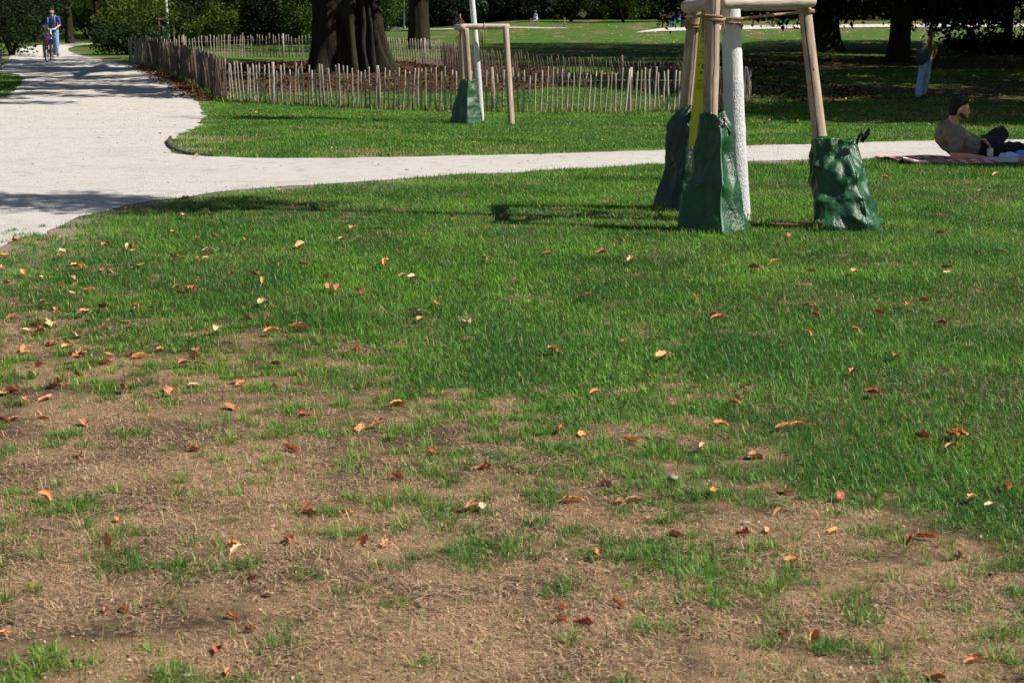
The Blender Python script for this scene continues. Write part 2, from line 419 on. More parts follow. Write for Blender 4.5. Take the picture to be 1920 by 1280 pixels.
def gcols(p, hue_seed=0):
    n = len(p); f = fbm(p[:, 0]*2.3, p[:, 1]*2.3, 0, 15, 2); f2 = fbm(p[:, 0]*.7, p[:, 1]*.7, 0, 19, 2)
    A = np.array(srgb(47, 100, 28)[:3]); Bc = np.array(srgb(115, 162, 54)[:3]); Cc = np.array(srgb(78, 126, 60)[:3]); D = np.array(srgb(176, 160, 98)[:3])
    m = np.clip(f*1.4-.3+rng.normal(0, .28, n), 0, 1)[:, None]; c = A*(1-m)+Bc*m
    m2 = np.clip((f2-.45)*2.5+rng.normal(0, .2, n), 0, 1)[:, None]*.6; c = c*(1-m2)+Cc*m2
    gd = green(p[:, 0], p[:, 1])
    dry = (rng.random(n) < .025+.22*(1-gd)+.06*(p[:, 1] > 14))[:, None]; c = np.where(dry, D*rng.uniform(.6, 1.1, (n, 1)), c)
    c = c*rng.uniform(.6, 1.35, (n, 1)); return np.column_stack([c, np.ones(n)])
k0 = lambda y: 27000*(3/max(y, 3))**1.12
p = scatter(k0, 1.9, 13, dgrass); n = len(p)
tall = .75+.6*fbm(p[:, 0]*2.6, p[:, 1]*2.6, 0, 91, 2)
h = rng.uniform(.014, .038, n)*tall*(1+.15*sstep(5, 10, p[:, 1])); wd = rng.uniform(.0012, .0022, n)*(np.maximum(p[:, 1], 3)/3)**.55
ws = fbm(p[:, 0]*12, p[:, 1]*12, 0, 29, 2)*25
blades(p, h, wd, np.where(rng.random(n) < .4, ws+rng.normal(0, .7, n), rng.uniform(0, 6.28, n)), np.clip(rng.normal(1.05, .42, n), .05, 1.6), gcols(p), 'grass', M_grass, True, 0, .85, .82)
tag(bpy.data.objects['grass'], 'green lawn grass growing thick on the near lawn and in tufts on the bare soil', 'grass', kind='stuff')
p = scatter(lambda y: 26000*(3/y)**1.2, 13, 46, dgrass, .62); n = len(p)
h = rng.uniform(.022, .050, n); wd = rng.uniform(.0016, .0027, n)*1.1*(p[:, 1]/3)**.75
o = blades(p, h, wd, rng.uniform(0, 6.28, n), np.clip(rng.normal(.6, .35, n), .05, 1.3), gcols(p), 'lawn_grass', M_grass, False)
tag(o, 'green grass on the lawns beyond the pale path', 'grass', kind='stuff')
# long grass along the fence foot
def fence_strip(poly, k, wdt):
    P_ = []; pl = [Vector(q) for q in poly]
    for a_, b_ in zip(pl[:-1], pl[1:]):
        m_ = int((b_-a_).length*k); t_ = rng.random(m_)[:, None]; q = np.array(a_)[None]*(1-t_)+np.array(b_)[None]*t_; P_.append(q+rng.normal(0, wdt, q.shape))
    return np.concatenate(P_)
LEFT = [G(u, v).xy for u, v in [(425, 190), (408, 186), (385, 172), (360, 158), (335, 146), (305, 134), (280, 124)]]
p = np.concatenate([fence_strip(ENC, 260, .14), fence_strip(LEFT, 120, .10)]); n = len(p)
c = gcols(p); dr = rng.random(n) < .45; c[dr, :3] = np.array(srgb(178, 158, 110)[:3])*rng.uniform(.6, 1.1, (dr.sum(), 1))
o = blades(p, rng.uniform(.06, .22, n), rng.uniform(.008, .014, n), rng.uniform(0, 6.28, n), np.clip(rng.normal(.5, .3, n), .05, 1.3), c, 'long_grass', M_grass, True)
tag(o, 'long half dry grass along the foot of the paling fence', 'grass', kind='stuff')
# tufts: radiating clumps on the thin and bare parts
tc = scatter(lambda y: 210*(3/max(y, 3))**.4, 1.9, 9.5, lambda x, y: (green(x, y) > .04)*(green(x, y) < .8)*(.30+1.5*green(x, y)))
kk = rng.integers(14, 60, len(tc)); p = np.repeat(tc, kk, 0); n = len(p); sg = np.repeat(rng.uniform(.006, .024, len(tc)), kk); off = rng.normal(0, 1, (n, 2))*sg[:, None]; p = p+off
yw = np.arctan2(off[:, 1], off[:, 0])+rng.normal(0, .5, n)
o = blades(p, rng.uniform(.016, .044, n), rng.uniform(.0013, .0023, n)*(np.maximum(p[:, 1], 3)/3)**.5, yw, np.clip(rng.normal(.95, .35, n), .1, 1.5), gcols(p), 'grass_tufts', M_grass, True, 0, .9, .75)
tag(o, 'small radiating tufts of grass on the thin and bare parts of the lawn', 'grass', kind='stuff')
# straw on the bare soil
def dstraw(x, y):
    g_ = green(x, y); cl = .55*fbm(x*4, y*4, 0, 101, 3)+.45*fbm(x*1.1, y*1.1, 0, 111, 2)
    return np.clip((1-g_)*(.10+.90*sstep(.40, .54, cl))*(~inpoly(x, y, PATH))+.10*g_, 0, 1)
p = scatter(lambda y: 34000*(3/max(y, 3))**1.25, 1.9, 13, dstraw); n = len(p)
c0 = np.array(srgb(228, 193, 155)[:3]); c1_ = np.array(srgb(128, 97, 75)[:3]); mm = rng.random((n, 1))**.9; c = (c0*(1-mm)+c1_*mm)*rng.uniform(.65, 1.2, (n, 1))
o = blades(p, rng.uniform(.006, .030, n)*rng.uniform(.5, 1.4, n), rng.uniform(.0007, .0015, n)*(np.maximum(p[:, 1], 3)/3)**.6, rng.uniform(0, 6.28, n), np.where(rng.random(n) < .12, rng.uniform(.7, 1.3, n), rng.uniform(1.38, 1.62, n)), np.column_stack([c, np.ones(n)]), 'dry_straw', M_straw, True, rng.uniform(.0005, .006, n), .70, .96)
tag(o, 'dead tan straw matted on the bare soil in the foreground', 'dry grass', kind='stuff')
#SECTION2
# ============================================================ wood, bark, fence
def woodmat(name, light, dark, zs=1.0, cracks=True):
    t = NT(name); co = t.coord('Object', (1, 1, 1))
    at = t.n('Attribute', attribute_name='Col')          # Col = (around, along, ...) written by pole()
    gr_ = t.n('Mapping', {'Vector': at.outputs['Color'], 'Scale': (7, 1.6, 1)}).outputs[0]
    fine = t.n('Mapping', {'Vector': at.outputs['Color'], 'Scale': (60, 5, 1)}).outputs[0]
    a = t.noise(fine, 2.2, 5, .65, .3); b_ = t.noise(gr_, 1.3, 4, .6, .6)
    col = t.mix(t.ramp(a, [(.3, G4(0)), (.7, G4(1))]), dark, light)
    col = t.mix(t.ramp(b_, [(.35, G4(.55)), (.6, G4(0))]), col, srgb(128, 104, 86))
    vk = t.n('TexVoronoi', {'Vector': t.n('Mapping', {'Vector': at.outputs['Color'], 'Scale': (9, 7, 1)}).outputs[0], 'Scale': 1.0}).outputs[0]
    col = t.mix(t.ramp(vk, [(.06, G4(.9)), (.12, G4(0))]), col, srgb(44, 34, 30))
    h = a
    if cracks:
        cr = t.math('ABSOLUTE', t.math('SUBTRACT', t.noise(t.n('Mapping', {'Vector': at.outputs['Color'], 'Scale': (3.2, .55, 1)}).outputs[0], 1.5, 2, .5, .1), .5))
        yy = t.n('SeparateXYZ', {0: at.outputs['Color']}).outputs[1]; wob = t.math('MULTIPLY', t.noise(t.n('CombineXYZ', {1: yy}).outputs[0], 2.2, 5, .7), .34)
        fr_ = t.math('ABSOLUTE', t.math('SUBTRACT', t.math('FRACT', t.math('ADD', t.math('MULTIPLY', at.outputs['Alpha'], 3.0), wob)), .5))
        brk = t.ramp(t.noise(t.n('CombineXYZ', {1: yy}).outputs[0], 1.4, 2, .5), [(.38, G4(.0)), (.46, G4(.03))]); cf = t.math('LESS_THAN', fr_, brk); col = t.mix(cf, col, srgb(30, 22, 18)); h = t.mix(cf, a, G4(-3))
    t.P(Base_Color=col, Roughness=.8, Specular_IOR_Level=.2, Normal=t.bump(h, .004, .7)); return t.m
def pole(pts, rad, n=20, wob=.05, seed=0, dome=.25, sub=14):
    "a round timber; vertex colours carry (around, along) so that the grain follows it"
    pts = [Vector(p) for p in pts]; rad = [rad]*len(pts) if np.isscalar(rad) else rad
    P2 = []; R2 = []
    for i in range(len(pts)-1):
        for j in range(sub):
            t_ = j/sub; P2.append(pts[i].lerp(pts[i+1], t_)); R2.append(rad[i]*(1-t_)+rad[i+1]*t_)
    P2.append(pts[-1]); R2.append(rad[-1])
    # eased ends
    e = [0, .25, .7]
    T0 = (P2[1]-P2[0]).normalized(); T1 = (P2[-1]-P2[-2]).normalized(); r0, r1 = R2[0], R2[-1]
    P2 = [P2[0], P2[0]+T0*r0*.12, P2[0]+T0*r0*.35]+P2[1:-1]+[P2[-1]-T1*r1*.35, P2[-1]-T1*r1*.12, P2[-1]]
    R2 = [r0*.8, r0*.95, r0]+R2[1:-1]+[r1, r1*.95, r1*.8]
    V, F = tube(P2, R2, n, True, wob, seed, dome*.3)
    L = 0; C_ = []
    for i in range(len(P2)):
        if i: L += (P2[i]-P2[i-1]).length
        for k in range(n): C_.append((math.cos(2*math.pi*k/n)*.15+seed*.37+.5+math.sin(2*math.pi*k/n)*.07, L+seed*.71, seed*.13+math.sin(2*math.pi*k/n)*.15, k/n))
    C_ += [C_[0], C_[-1]]
    return V, F, C_
def pole_obj(name, pts, rad, m, parent=None, **k):
    V, F, C_ = pole(pts, rad, **k); me = bpy.data.meshes.new(name); me.from_pydata(V, [], F)
    return link(name, me, m, parent, True, np.array(C_))
M_stake = woodmat('peeled_timber', srgb(204, 184, 163), srgb(132, 112, 94))
M_bar = woodmat('weathered_timber', srgb(214, 204, 192), srgb(160, 144, 126), cracks=False)
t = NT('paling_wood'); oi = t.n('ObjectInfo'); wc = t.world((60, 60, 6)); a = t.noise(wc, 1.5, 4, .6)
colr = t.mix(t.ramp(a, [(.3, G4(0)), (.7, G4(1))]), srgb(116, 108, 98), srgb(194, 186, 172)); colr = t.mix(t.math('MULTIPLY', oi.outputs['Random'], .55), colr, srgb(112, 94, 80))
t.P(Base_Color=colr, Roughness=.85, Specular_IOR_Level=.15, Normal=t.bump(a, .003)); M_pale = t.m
t = NT('dark_and_shaded_paling'); oi = t.n('ObjectInfo'); wc = t.world((60, 60, 6)); a = t.noise(wc, 1.5, 4, .6)
t.P(Base_Color=t.mix(t.ramp(a, [(.3, G4(0)), (.7, G4(1))]), srgb(74, 62, 56), srgb(128, 112, 100)), Roughness=.9, Specular_IOR_Level=.1, Normal=t.bump(a, .003)); M_paled = t.m  # darker copy of the paling wood; paints shade on the rear right run
M_wire = simple('fence_wire', (.22, .21, .2, 1), .5, .2, 20, metal=.6)

def pale_geo(h, wd, seed, th=.012):
    r = random.Random(seed); V = []; F = []; m_ = 5
    for i in range(m_):
        z = h*i/(m_-1)-(.04 if i == 0 else 0); t_ = i/(m_-1); ww = wd/2*(1-.25*t_)*(1+r.uniform(-.12, .12)); ox = r.uniform(-.007, .007)*t_*1.4; oy = r.uniform(-.006, .006)*t_
        for sx, sy in ((-1, -.5), (0, -1.1), (1, -.4), (.7, .9), (-.8, .8)): V.append((sx*ww+ox, sy*th+oy, z))
    for i in range(m_-1):
        for k in range(5): k2 = (k+1) % 5; F.append((i*5+k, i*5+k2, i*5+5+k2, i*5+5+k))
    V.append((r.uniform(-.3, .3)*wd, 0, h+.015)); b_ = (m_-1)*5
    for k in range(5): F.append((b_+k, b_+(k+1) % 5, b_+5))
    return V, F
PALES = []
for k in range(10):
    V, F = pale_geo(random.uniform(.72, .83), random.uniform(.028, .048), 100+k); PALES.append((V, F))
def fence(name, label, poly, spacing, m, lean=.04, maxn=100, posts=2.6, skew=0, leanvar=.022, hs=1.0):
    pl = [Vector(q) for q in poly]; base = pl[0]
    root = thing(name, label, 'fence', (base.x, base.y, float(terr(base.x, base.y))))
    root['group'] = 'runs of paling fence round the giant tree'
    o_ = root.location.copy(); S = []; 
    L = 0; seg = []
    for a, b in zip(pl[:-1], pl[1:]): seg.append((L, a, b)); L += (b-a).length
    def at(d):
        for l0, a, b in reversed(seg):
            if d >= l0: tt = (d-l0)/(b-a).length; return a.lerp(b, min(tt, 1)), (b-a).normalized()
    d = 0; i = 0
    while d < L: S.append(d); d += spacing*random.uniform(.86, 1.14)
    protos = [None]*10; items = []
    for d in S:
        p_, dr = at(d); k = random.randrange(10); wav = .03*math.sin(d*1.7)+.02*math.sin(d*.63+1)
        items.append((p_, dr, k, random.gauss(0, leanvar)+(skew if not isinstance(skew, tuple) else float(np.interp(d/L, (0, .3, .55, .8, 1), skew)))+wav*.8, random.gauss(0, .03)+lean, random.uniform(.93, 1.06)*hs))
    order = sorted(range(len(items)), key=lambda i: items[i][0].y)[:maxn]; chosen = set(order); mb = MB()
    for i, (p_, dr, k, a1, a2, sc_) in enumerate(items):
        loc = onground(p_.x, p_.y); M_ = Matrix.Rotation(math.atan2(dr.y, dr.x), 4, 'Z') @ Matrix.Rotation(a2, 4, 'X') @ Matrix.Rotation(a1, 4, 'Y') @ Matrix.Diagonal((1, 1, sc_, 1))
        if i in chosen:
            if protos[k] is None:
                me = bpy.data.meshes.new('pale'); me.from_pydata(PALES[k][0], [], PALES[k][1]); protos[k] = link('pale', me, m, root, True)
                q = protos[k]
            else: q = protos[k].copy(); COL.objects.link(q)
            q.matrix_local = Matrix.Translation(loc-o_) @ M_
        else: mb.add([tuple(loc-o_+(M_ @ Vector(v))) for v in PALES[k][0]], PALES[k][1])
    if mb.n: o = mb.build('pales', m, root); o['kind'] = 'stuff'
    for hh in (.22, .60):
        pts = []; d = 0
        while d < L:
            p_, dr = at(d); n_ = Vector((-dr.y, dr.x)); q = p_+n_*(.016*math.sin(d/spacing*math.pi)); pts.append(onground(q.x, q.y, hh*hs+.012*math.sin(d*2.3))-o_); d += spacing*.5
        V, F = tube(pts, .005, 4); MB().add(V, F).build('wire', M_wire, root)
    if posts:
        d = posts*.5
        while d < L:
            p_, dr = at(d); n_ = Vector((-dr.y, dr.x)); q = p_+n_*.05; b_ = onground(q.x, q.y, -.05)-o_
            V, F = tube([b_, b_+Vector((.01, 0, .45)), b_+Vector((random.uniform(-.02, .02), 0, .9))], [.036, .034, .03], 8, wob=.1, seed=int(d)); MB().add(V, F).build('post', m, root); d += posts*random.uniform(.9, 1.1)
    return root
ENC2 = [Vector(q) for q in ENC]
fence('paling_fence', 'front run of split chestnut paling fence across the lawn before the giant tree', ENC2, .104, M_pale, skew=(-.01, .05, .05, -.04, -.12))
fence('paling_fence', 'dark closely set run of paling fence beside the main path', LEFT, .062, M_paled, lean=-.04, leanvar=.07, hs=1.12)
BL = [G(280, 124).xy, Vector((-13.2, 50)), Vector((-9.8, 54)), Vector((-7, 53)), Vector((-3.2, 48.5)), Vector((-2.2, 46))]
fence('paling_fence', 'rear run of paling fence behind the giant tree on its left', BL, .135, M_pale, maxn=80, posts=4)
BR = [Vector((-2.2, 46)), Vector((-1.5, 42.5)), Vector((.5, 39.5)), Vector((4.0, 36)), G(1408, 197).xy]
fence('paling_fence', 'rear run of thin leaning palings from the giant tree to the right corner', BR, .12, M_paled, skew=-.16, maxn=90, posts=4)  # the dark wood colour stands in for shade on this run

# ------------------------------------------------------------ trees
def barkmat(name, dark, light, vs_=(14, 14, 2.2), sc=1.0, bd=.05):
    t = NT(name); co = t.coord('Object', vs_); a = t.noise(co, .9*sc, 6, .7, .5); b_ = t.noise(t.coord('Object', (2, 2, .6)), 1.2, 3, .6)
    col = t.ramp(a, [(.32, dark), (.52, tuple((dark[i]+light[i])/2 for i in range(3))+(1,)), (.72, light)])
    col = t.mix(t.ramp(b_, [(.4, G4(0)), (.7, G4(.6))]), col, srgb(60, 66, 44), 'MIX')
    t.P(Base_Color=col, Roughness=.95, Specular_IOR_Level=.1, Normal=t.bump(a, bd, .9)); return t.m
M_bark = barkmat('furrowed_bark', srgb(18, 15, 14), srgb(70, 61, 54), (22, 22, 3.0), 1.0, .09)
M_barkd = barkmat('dark_bark', srgb(24, 20, 18), srgb(62, 52, 46))
M_barkl = barkmat('light_bark', srgb(84, 80, 72), srgb(150, 144, 132))
def trunk_geo(p0, h, r0, r1, flare=1.5, fh=.8, n=28, flutes=9, fa=.10, lean=(0, 0), seed=0, m_=26):
    V = []; F = []; rr = random.Random(seed); ph = rr.uniform(0, 6)
    for i in range(m_):
        t_ = (i/(m_-1))**1.5; z = h*t_; base = r0+(r1-r0)*t_; fl = (flare-1)*math.exp(-z/fh*1.6)
        cx = lean[0]*t_+.04*r0*math.sin(t_*5+ph); cy = lean[1]*t_
        for k in range(n):
            a = 2*math.pi*k/n
            aw = a+(.55*math.sin(a*2+ph)+.3*math.sin(a*3+ph*2)+.10*math.sin(z*1.3+a*4)+.05*math.sin(z*3.1+a*7) if r0 > .8 else 0)
            fx = (1-abs(math.sin(aw*flutes/2+ph+.5*math.sin(t_*6))))*(1 if r0 < .8 else .35+1.3*float(vnoise(math.cos(a)*2.5+5, math.sin(a)*2.5, z*.6, seed+11)))  # ridges between rounded lobes
            f2 = float(vnoise(math.cos(a)*2.2, math.sin(a)*2.2, z*.45, seed))-.5+(.7*(float(vnoise(math.cos(a)*7, math.sin(a)*7, z*1.3, seed+3))-.5) if r0 > .8 else 0)
            r = base*(1-fa*fx*(1+.8*fl)+.16*f2)*(1+fl*(1+1.1*math.sin(a*3+ph)*.35+.5*math.sin(a*5+ph*2)*.4))
            V.append((p0[0]+cx+r*math.cos(a), p0[1]+cy+r*math.sin(a), p0[2]+z-(.12 if i == 0 else 0)))
    for i in range(m_-1):
        for k in range(n): k2 = (k+1) % n; F.append((i*n+k, i*n+k2, (i+1)*n+k2, (i+1)*n+k))
    return V, F
def leaf_cloud(centers, rads, per, size, colA, colB, flat=.0, droop=0, seedc=0, aspect=.55):
    "many small leaves in clumps; returns vertices, quads and a colour for each vertex"
    nC = len(centers); n = nC*per
    c = np.repeat(centers, per, 0); r = np.repeat(rads, per, 0)
    d = rng.normal(size=(n, 3)); d /= np.linalg.norm(d, axis=1)[:, None]
    rad = rng.random(n)**.45
    pos = c+d*r*rad[:, None]
    if droop: pos[:, 2] -= droop*rng.random(n)*r[:, 2]
    nrm = d*.5+rng.normal(size=(n, 3))*.55; nrm[:, 2] += .35
    nrm /= np.linalg.norm(nrm, axis=1)[:, None]
    t1 = np.cross(nrm, rng.normal(size=(n, 3))); t1 /= np.linalg.norm(t1, axis=1)[:, None]; t2 = np.cross(nrm, t1)
    s_ = size*rng.uniform(.6, 1.3, n)[:, None]
    V = np.stack([pos-t1*s_*.5, pos-t2*s_*aspect*.5+t1*s_*.05, pos+t1*s_*.5, pos+t2*s_*aspect*.5+t1*s_*.05], 1).reshape(-1, 3)
    mix = np.repeat(rng.random(nC), per)*.6+rng.random(n)*.4
    col = colA[None]*(1-mix[:, None])+colB[None]*mix[:, None]; col = np.column_stack([col*rng.uniform(.75, 1.25, (n, 1)), np.ones(n)])
    return V, np.arange(n*4).reshape(-1, 4), np.repeat(col, 4, 0)
M_leaf = leafmat('broad_leaf', (1, 1, 1, 1), .6, .3, .2)
def C3(r, g, b): return np.array(srgb(r, g, b)[:3])
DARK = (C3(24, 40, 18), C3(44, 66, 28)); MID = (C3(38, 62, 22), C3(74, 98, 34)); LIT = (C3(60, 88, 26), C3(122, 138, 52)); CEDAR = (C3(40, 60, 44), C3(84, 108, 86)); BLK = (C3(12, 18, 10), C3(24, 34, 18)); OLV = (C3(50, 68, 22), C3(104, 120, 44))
def shell(c, r, n, inner=.55, zlo=-1.0):
    d = rng.normal(size=(n*3, 3)); d /= np.linalg.norm(d, axis=1)[:, None]; d = d[d[:, 2] > zlo][:n]
    return np.array(c)[None]+d*np.array(r)[None]*rng.uniform(inner, 1, (len(d), 1))
def tree(label, px, Y, trunk_r, trunk_h, crown_c, crown_r, nclump, per, size, pal, bark=None, flare=1.5, cat='tree', name='tree', clump_r=.9, group='trees round the lawns', zlo=-1., lean=(0, 0), flutes=9, fa=.1, limbs=6, droop=0, X=None, root_h=None, extra=None):
    x = X if X is not None else (px-960)/FPX*(Y*CP+1.15*SP*0+ (CAMH-float(terr(0, Y)))*SP)
    g_ = float(terr(x, Y)); root = thing(name, label, cat, (x, Y, g_), group=group)
    V, F = trunk_geo((0, 0, 0), trunk_h, trunk_r, trunk_r*.55, flare, max(.5, trunk_r*1.1), lean=lean, seed=int(abs(x*7+Y)), flutes=flutes, fa=fa, n=150 if trunk_r > .8 else 26, m_=70 if trunk_r > .8 else 18)
    MB().add(V, F).build('trunk', bark or M_barkd, root)
    mb = MB(); cc = np.array(crown_c, float)
    for k in range(limbs):
        a = 6.28*k/limbs+random.uniform(-.3, .3); e = random.uniform(.35, .8)
        b_ = Vector((cc[0]*.3+lean[0]*.6, cc[1]*.3, trunk_h*random.uniform(.62, .95))); q = Vector(cc)+Vector((crown_r[0]*math.cos(a)*e, crown_r[1]*math.sin(a)*e, crown_r[2]*random.uniform(-.2, .6)))
        mid = b_.lerp(q, .5)+Vector((0, 0, .12*(q-b_).length))
        v, f = tube([b_, b_.lerp(mid, .5)+Vector((0, 0, .1)), mid, q], [trunk_r*.38, trunk_r*.3, trunk_r*.2, trunk_r*.05], 7, wob=.1, seed=k); mb.add(v, f)
    mb.build('limbs', bark or M_barkd, root)
    cen = shell(cc, crown_r, nclump, .5, zlo)
    V, Q_, C_ = leaf_cloud(cen, np.array([[clump_r, clump_r, clump_r*.7]]*len(cen))*rng.uniform(.6, 1.3, (len(cen), 1)), per, size, pal[0], pal[1], droop=droop)
    if extra is not None:
        cen2 = extra; V2, Q2, C2 = leaf_cloud(cen2, np.array([[clump_r*.6, clump_r*.6, clump_r*.55]]*len(cen2)), per, size, pal[0], pal[1], droop=droop)
        Q2 = Q2+len(V); V = np.concatenate([V, V2]); Q_ = np.concatenate([Q_, Q2]); C_ = np.concatenate([C_, C2])
    npmesh('crown', V, None, Q_, M_leaf, C_, root)
    return root
def shrub(label, px, Y, r, n, per, size, pal, name='shrub', cat='shrub', clump=.45, X=None, stems=5, group='shrubs at the edge of the lawns', zc=None):
    x = X if X is not None else (px-960)/FPX*(Y*CP+(CAMH-float(terr(0, Y)))*SP)
    root = thing(name, label, cat, (x, Y, float(terr(x, Y))), group=group)
    mb = MB()
    for k in range(stems):
        a = random.uniform(0, 6.28); q = Vector((math.cos(a)*r[0]*.5, math.sin(a)*r[1]*.5, r[2]*random.uniform(.7, 1.3)))
        v, f = tube([Vector((0, 0, -.05)), q*.5+Vector((0, 0, .1)), q], [.05*r[2]**.5, .035, .012], 6, wob=.1, seed=k); mb.add(v, f)
    mb.build('stem', M_barkd, root)
    cen = shell((0, 0, r[2]*.95 if zc is None else zc), (r[0]*.85, r[1]*.85, r[2]*.85), n, .35)
    cen = cen[cen[:, 2] > .1]
    V, Q_, C_ = leaf_cloud(cen, np.array([[clump]*3]*len(cen))*rng.uniform(.6, 1.2, (len(cen), 1)), per, size, pal[0], pal[1])
    V[:, 2] = np.maximum(V[:, 2], .02)
    npmesh('foliage', V, None, Q_, M_leaf, C_, root); return root

# the giant tree inside the fence and the dark trees
def skirt(cx, cy, rx, ry, n, z0, z1):
    o_ = []
    for k in range(n):
        a = random.uniform(0, 6.28); e = random.uniform(.55, 1); o_.append((cx+rx*math.cos(a)*e, cy+ry*math.sin(a)*e, random.uniform(z0, z1)))
    return np.array(o_)
tree('giant old tree with broad fluted trunk and root flare inside the paling fence', 651, 43, 1.08, 9, (-2.6, -1.8, 8.4), (9.0, 10.5, 5.3), 330, 80, .34, MID, M_bark, flare=1.3, cat='tree', name='giant_tree', flutes=9, fa=.30, extra=np.concatenate([skirt(-1.5, -11.5, 7, 2.6, 110, 6.3, 9.2), skirt(-3, -15.5, 6, 1.4, 40, 7, 9.2)]), limbs=9, zlo=-.75, clump_r=1.1)
r_ = Vector((0, 0, 0))
tree('dark cedar with bluish drooping boughs just right of the giant tree', 786, 61, .47, 9, (0, 0, 8.5), (6, 6, 5), 130, 60, .24, CEDAR, M_barkd, flare=1.18, name='cedar_tree', clump_r=.9, droop=.8,
     extra=np.array([(-1.6, -2.4, 2.75), (-2.2, -2, 3.2), (-.9, -2.6, 3.0), (-1.3, -2.7, 2.3), (1.6, -2.5, 2.6), (2.1, -2.4, 2.35), (2.5, -2.4, 2.0), (1.2, -2.5, 3.1), (.4, -2.6, 3.1), (-.2, -2.5, 3.2), (2.9, -2.4, 2.6), (3.6, -1, 3.4), (-3, -1, 3.4)]))
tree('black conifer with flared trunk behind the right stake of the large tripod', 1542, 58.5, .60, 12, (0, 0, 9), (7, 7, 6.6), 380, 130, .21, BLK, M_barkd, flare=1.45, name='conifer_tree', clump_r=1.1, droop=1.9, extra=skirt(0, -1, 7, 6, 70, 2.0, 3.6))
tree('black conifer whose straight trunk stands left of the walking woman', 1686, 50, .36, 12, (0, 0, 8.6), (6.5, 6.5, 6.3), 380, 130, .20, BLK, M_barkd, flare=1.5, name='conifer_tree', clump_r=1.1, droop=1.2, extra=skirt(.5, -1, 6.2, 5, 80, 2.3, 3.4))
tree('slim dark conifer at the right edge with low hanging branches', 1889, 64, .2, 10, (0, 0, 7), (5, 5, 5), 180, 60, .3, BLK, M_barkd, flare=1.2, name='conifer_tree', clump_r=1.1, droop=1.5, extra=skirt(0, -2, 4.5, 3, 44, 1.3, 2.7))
# trees standing just outside the right edge; their crowns shade the right of the lawn
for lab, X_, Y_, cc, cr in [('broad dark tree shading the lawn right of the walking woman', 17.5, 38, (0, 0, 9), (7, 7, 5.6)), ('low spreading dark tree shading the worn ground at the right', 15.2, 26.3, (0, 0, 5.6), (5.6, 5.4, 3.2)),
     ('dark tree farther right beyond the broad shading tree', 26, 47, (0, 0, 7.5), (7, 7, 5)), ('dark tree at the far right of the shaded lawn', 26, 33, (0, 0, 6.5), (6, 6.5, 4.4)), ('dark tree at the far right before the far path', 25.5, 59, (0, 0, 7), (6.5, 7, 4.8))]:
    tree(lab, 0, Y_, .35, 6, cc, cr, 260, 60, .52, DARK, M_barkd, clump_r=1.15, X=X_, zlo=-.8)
# unseen columnar shrub, added out of frame only to shade the picnic
shrub('unseen upright evergreen added to shade the picnic blanket', 0, 14.32, (.75, .95, 2.35), 380, 60, .10, DARK, X=8.05, clump=.3, name='added_shade_shrub')
# left background: path trees and undergrowth
tree('dark trunked tree beside the bend of the path behind the scooter rider', 130, 70, .21, 9, (0, 0, 7.5), (5, 5, 4.6), 150, 45, .22, LIT, M_barkd, flare=1.2, clump_r=.9)
tree('leaning dark tree to the right of the path bend with sunlit leaves', 190, 76, .17, 9, (.5, 0, 6.2), (4.5, 4.5, 4.2), 150, 45, .22, LIT, M_barkd, flare=1.2, lean=(-.9, 0), clump_r=.9)
tree('pale barked tree behind the rear fence left of the giant tree', 521, 78, .42, 10, (0, 0, 8), (5, 5, 4.4), 120, 45, .24, MID, M_barkl, flare=1.15, lean=(-.3, 0))
tree('slender tree with yellowing leaves behind the staked sapling on the left', 400, 72, .16, 7, (0, 0, 4.5), (3, 3, 3.6), 110, 45, .16, OLV, M_barkl, lean=(-.4, 0), clump_r=.7)
tree('tall dark tree deep in the left background', 262, 84, .3, 9, (0, 0, 6.2), (5.5, 4, 5), 160, 45, .24, MID, M_barkd, clump_r=1)
tree('sunlit tree high over the far bend of the path', 60, 88, .3, 9, (0, 0, 6.6), (6, 4, 5), 160, 45, .24, LIT, M_barkd, clump_r=1)
shrub('large dark leafy bush overhanging the left edge of the path', -92, 39, (2.1, 2.0, 1.75), 170, 60, .10, DARK, clump=.5, name='path_bush', stems=9)
for lab, px, Y_, r, pal in [('dark green bush behind the child at the left edge', 22, 55, (2.4, 1.6, 1.9), DARK), ('bush behind the scooter rider on the left', 62, 72, (2.4, 1.6, 1.9), DARK),
     ('low spreading evergreen on the grass wedge right of the path bend', 240, 56, (1.7, 1.0, .62), DARK), ('olive coloured bush left of the staked sapling', 255, 66, (2.6, 1.6, 1.5), OLV), ('dark bush behind the staked sapling', 330, 74, (2.8, 1.8, 1.7), DARK),
     ('mid green bush behind the rear fence', 430, 80, (2.8, 1.8, 1.6), MID), ('dark bush left of the pale barked tree', 480, 74, (2.2, 1.6, 1.4), DARK), ('shaded bush directly left of the giant trunk', 570, 74, (2.6, 1.6, 2.0), DARK),
     ('yellow green bush at the far left bend', 175, 86, (2.6, 1.6, 2.0), LIT), ('small bright bush by the slender tree', 385, 66, (1.3, 1, .6), OLV), ('dark bush between the two leaning trunks', 110, 92, (3, 1.6, 2.6), MID)]:
    shrub(lab, px, Y_, r, 90, 50, .13, pal, clump=.55)
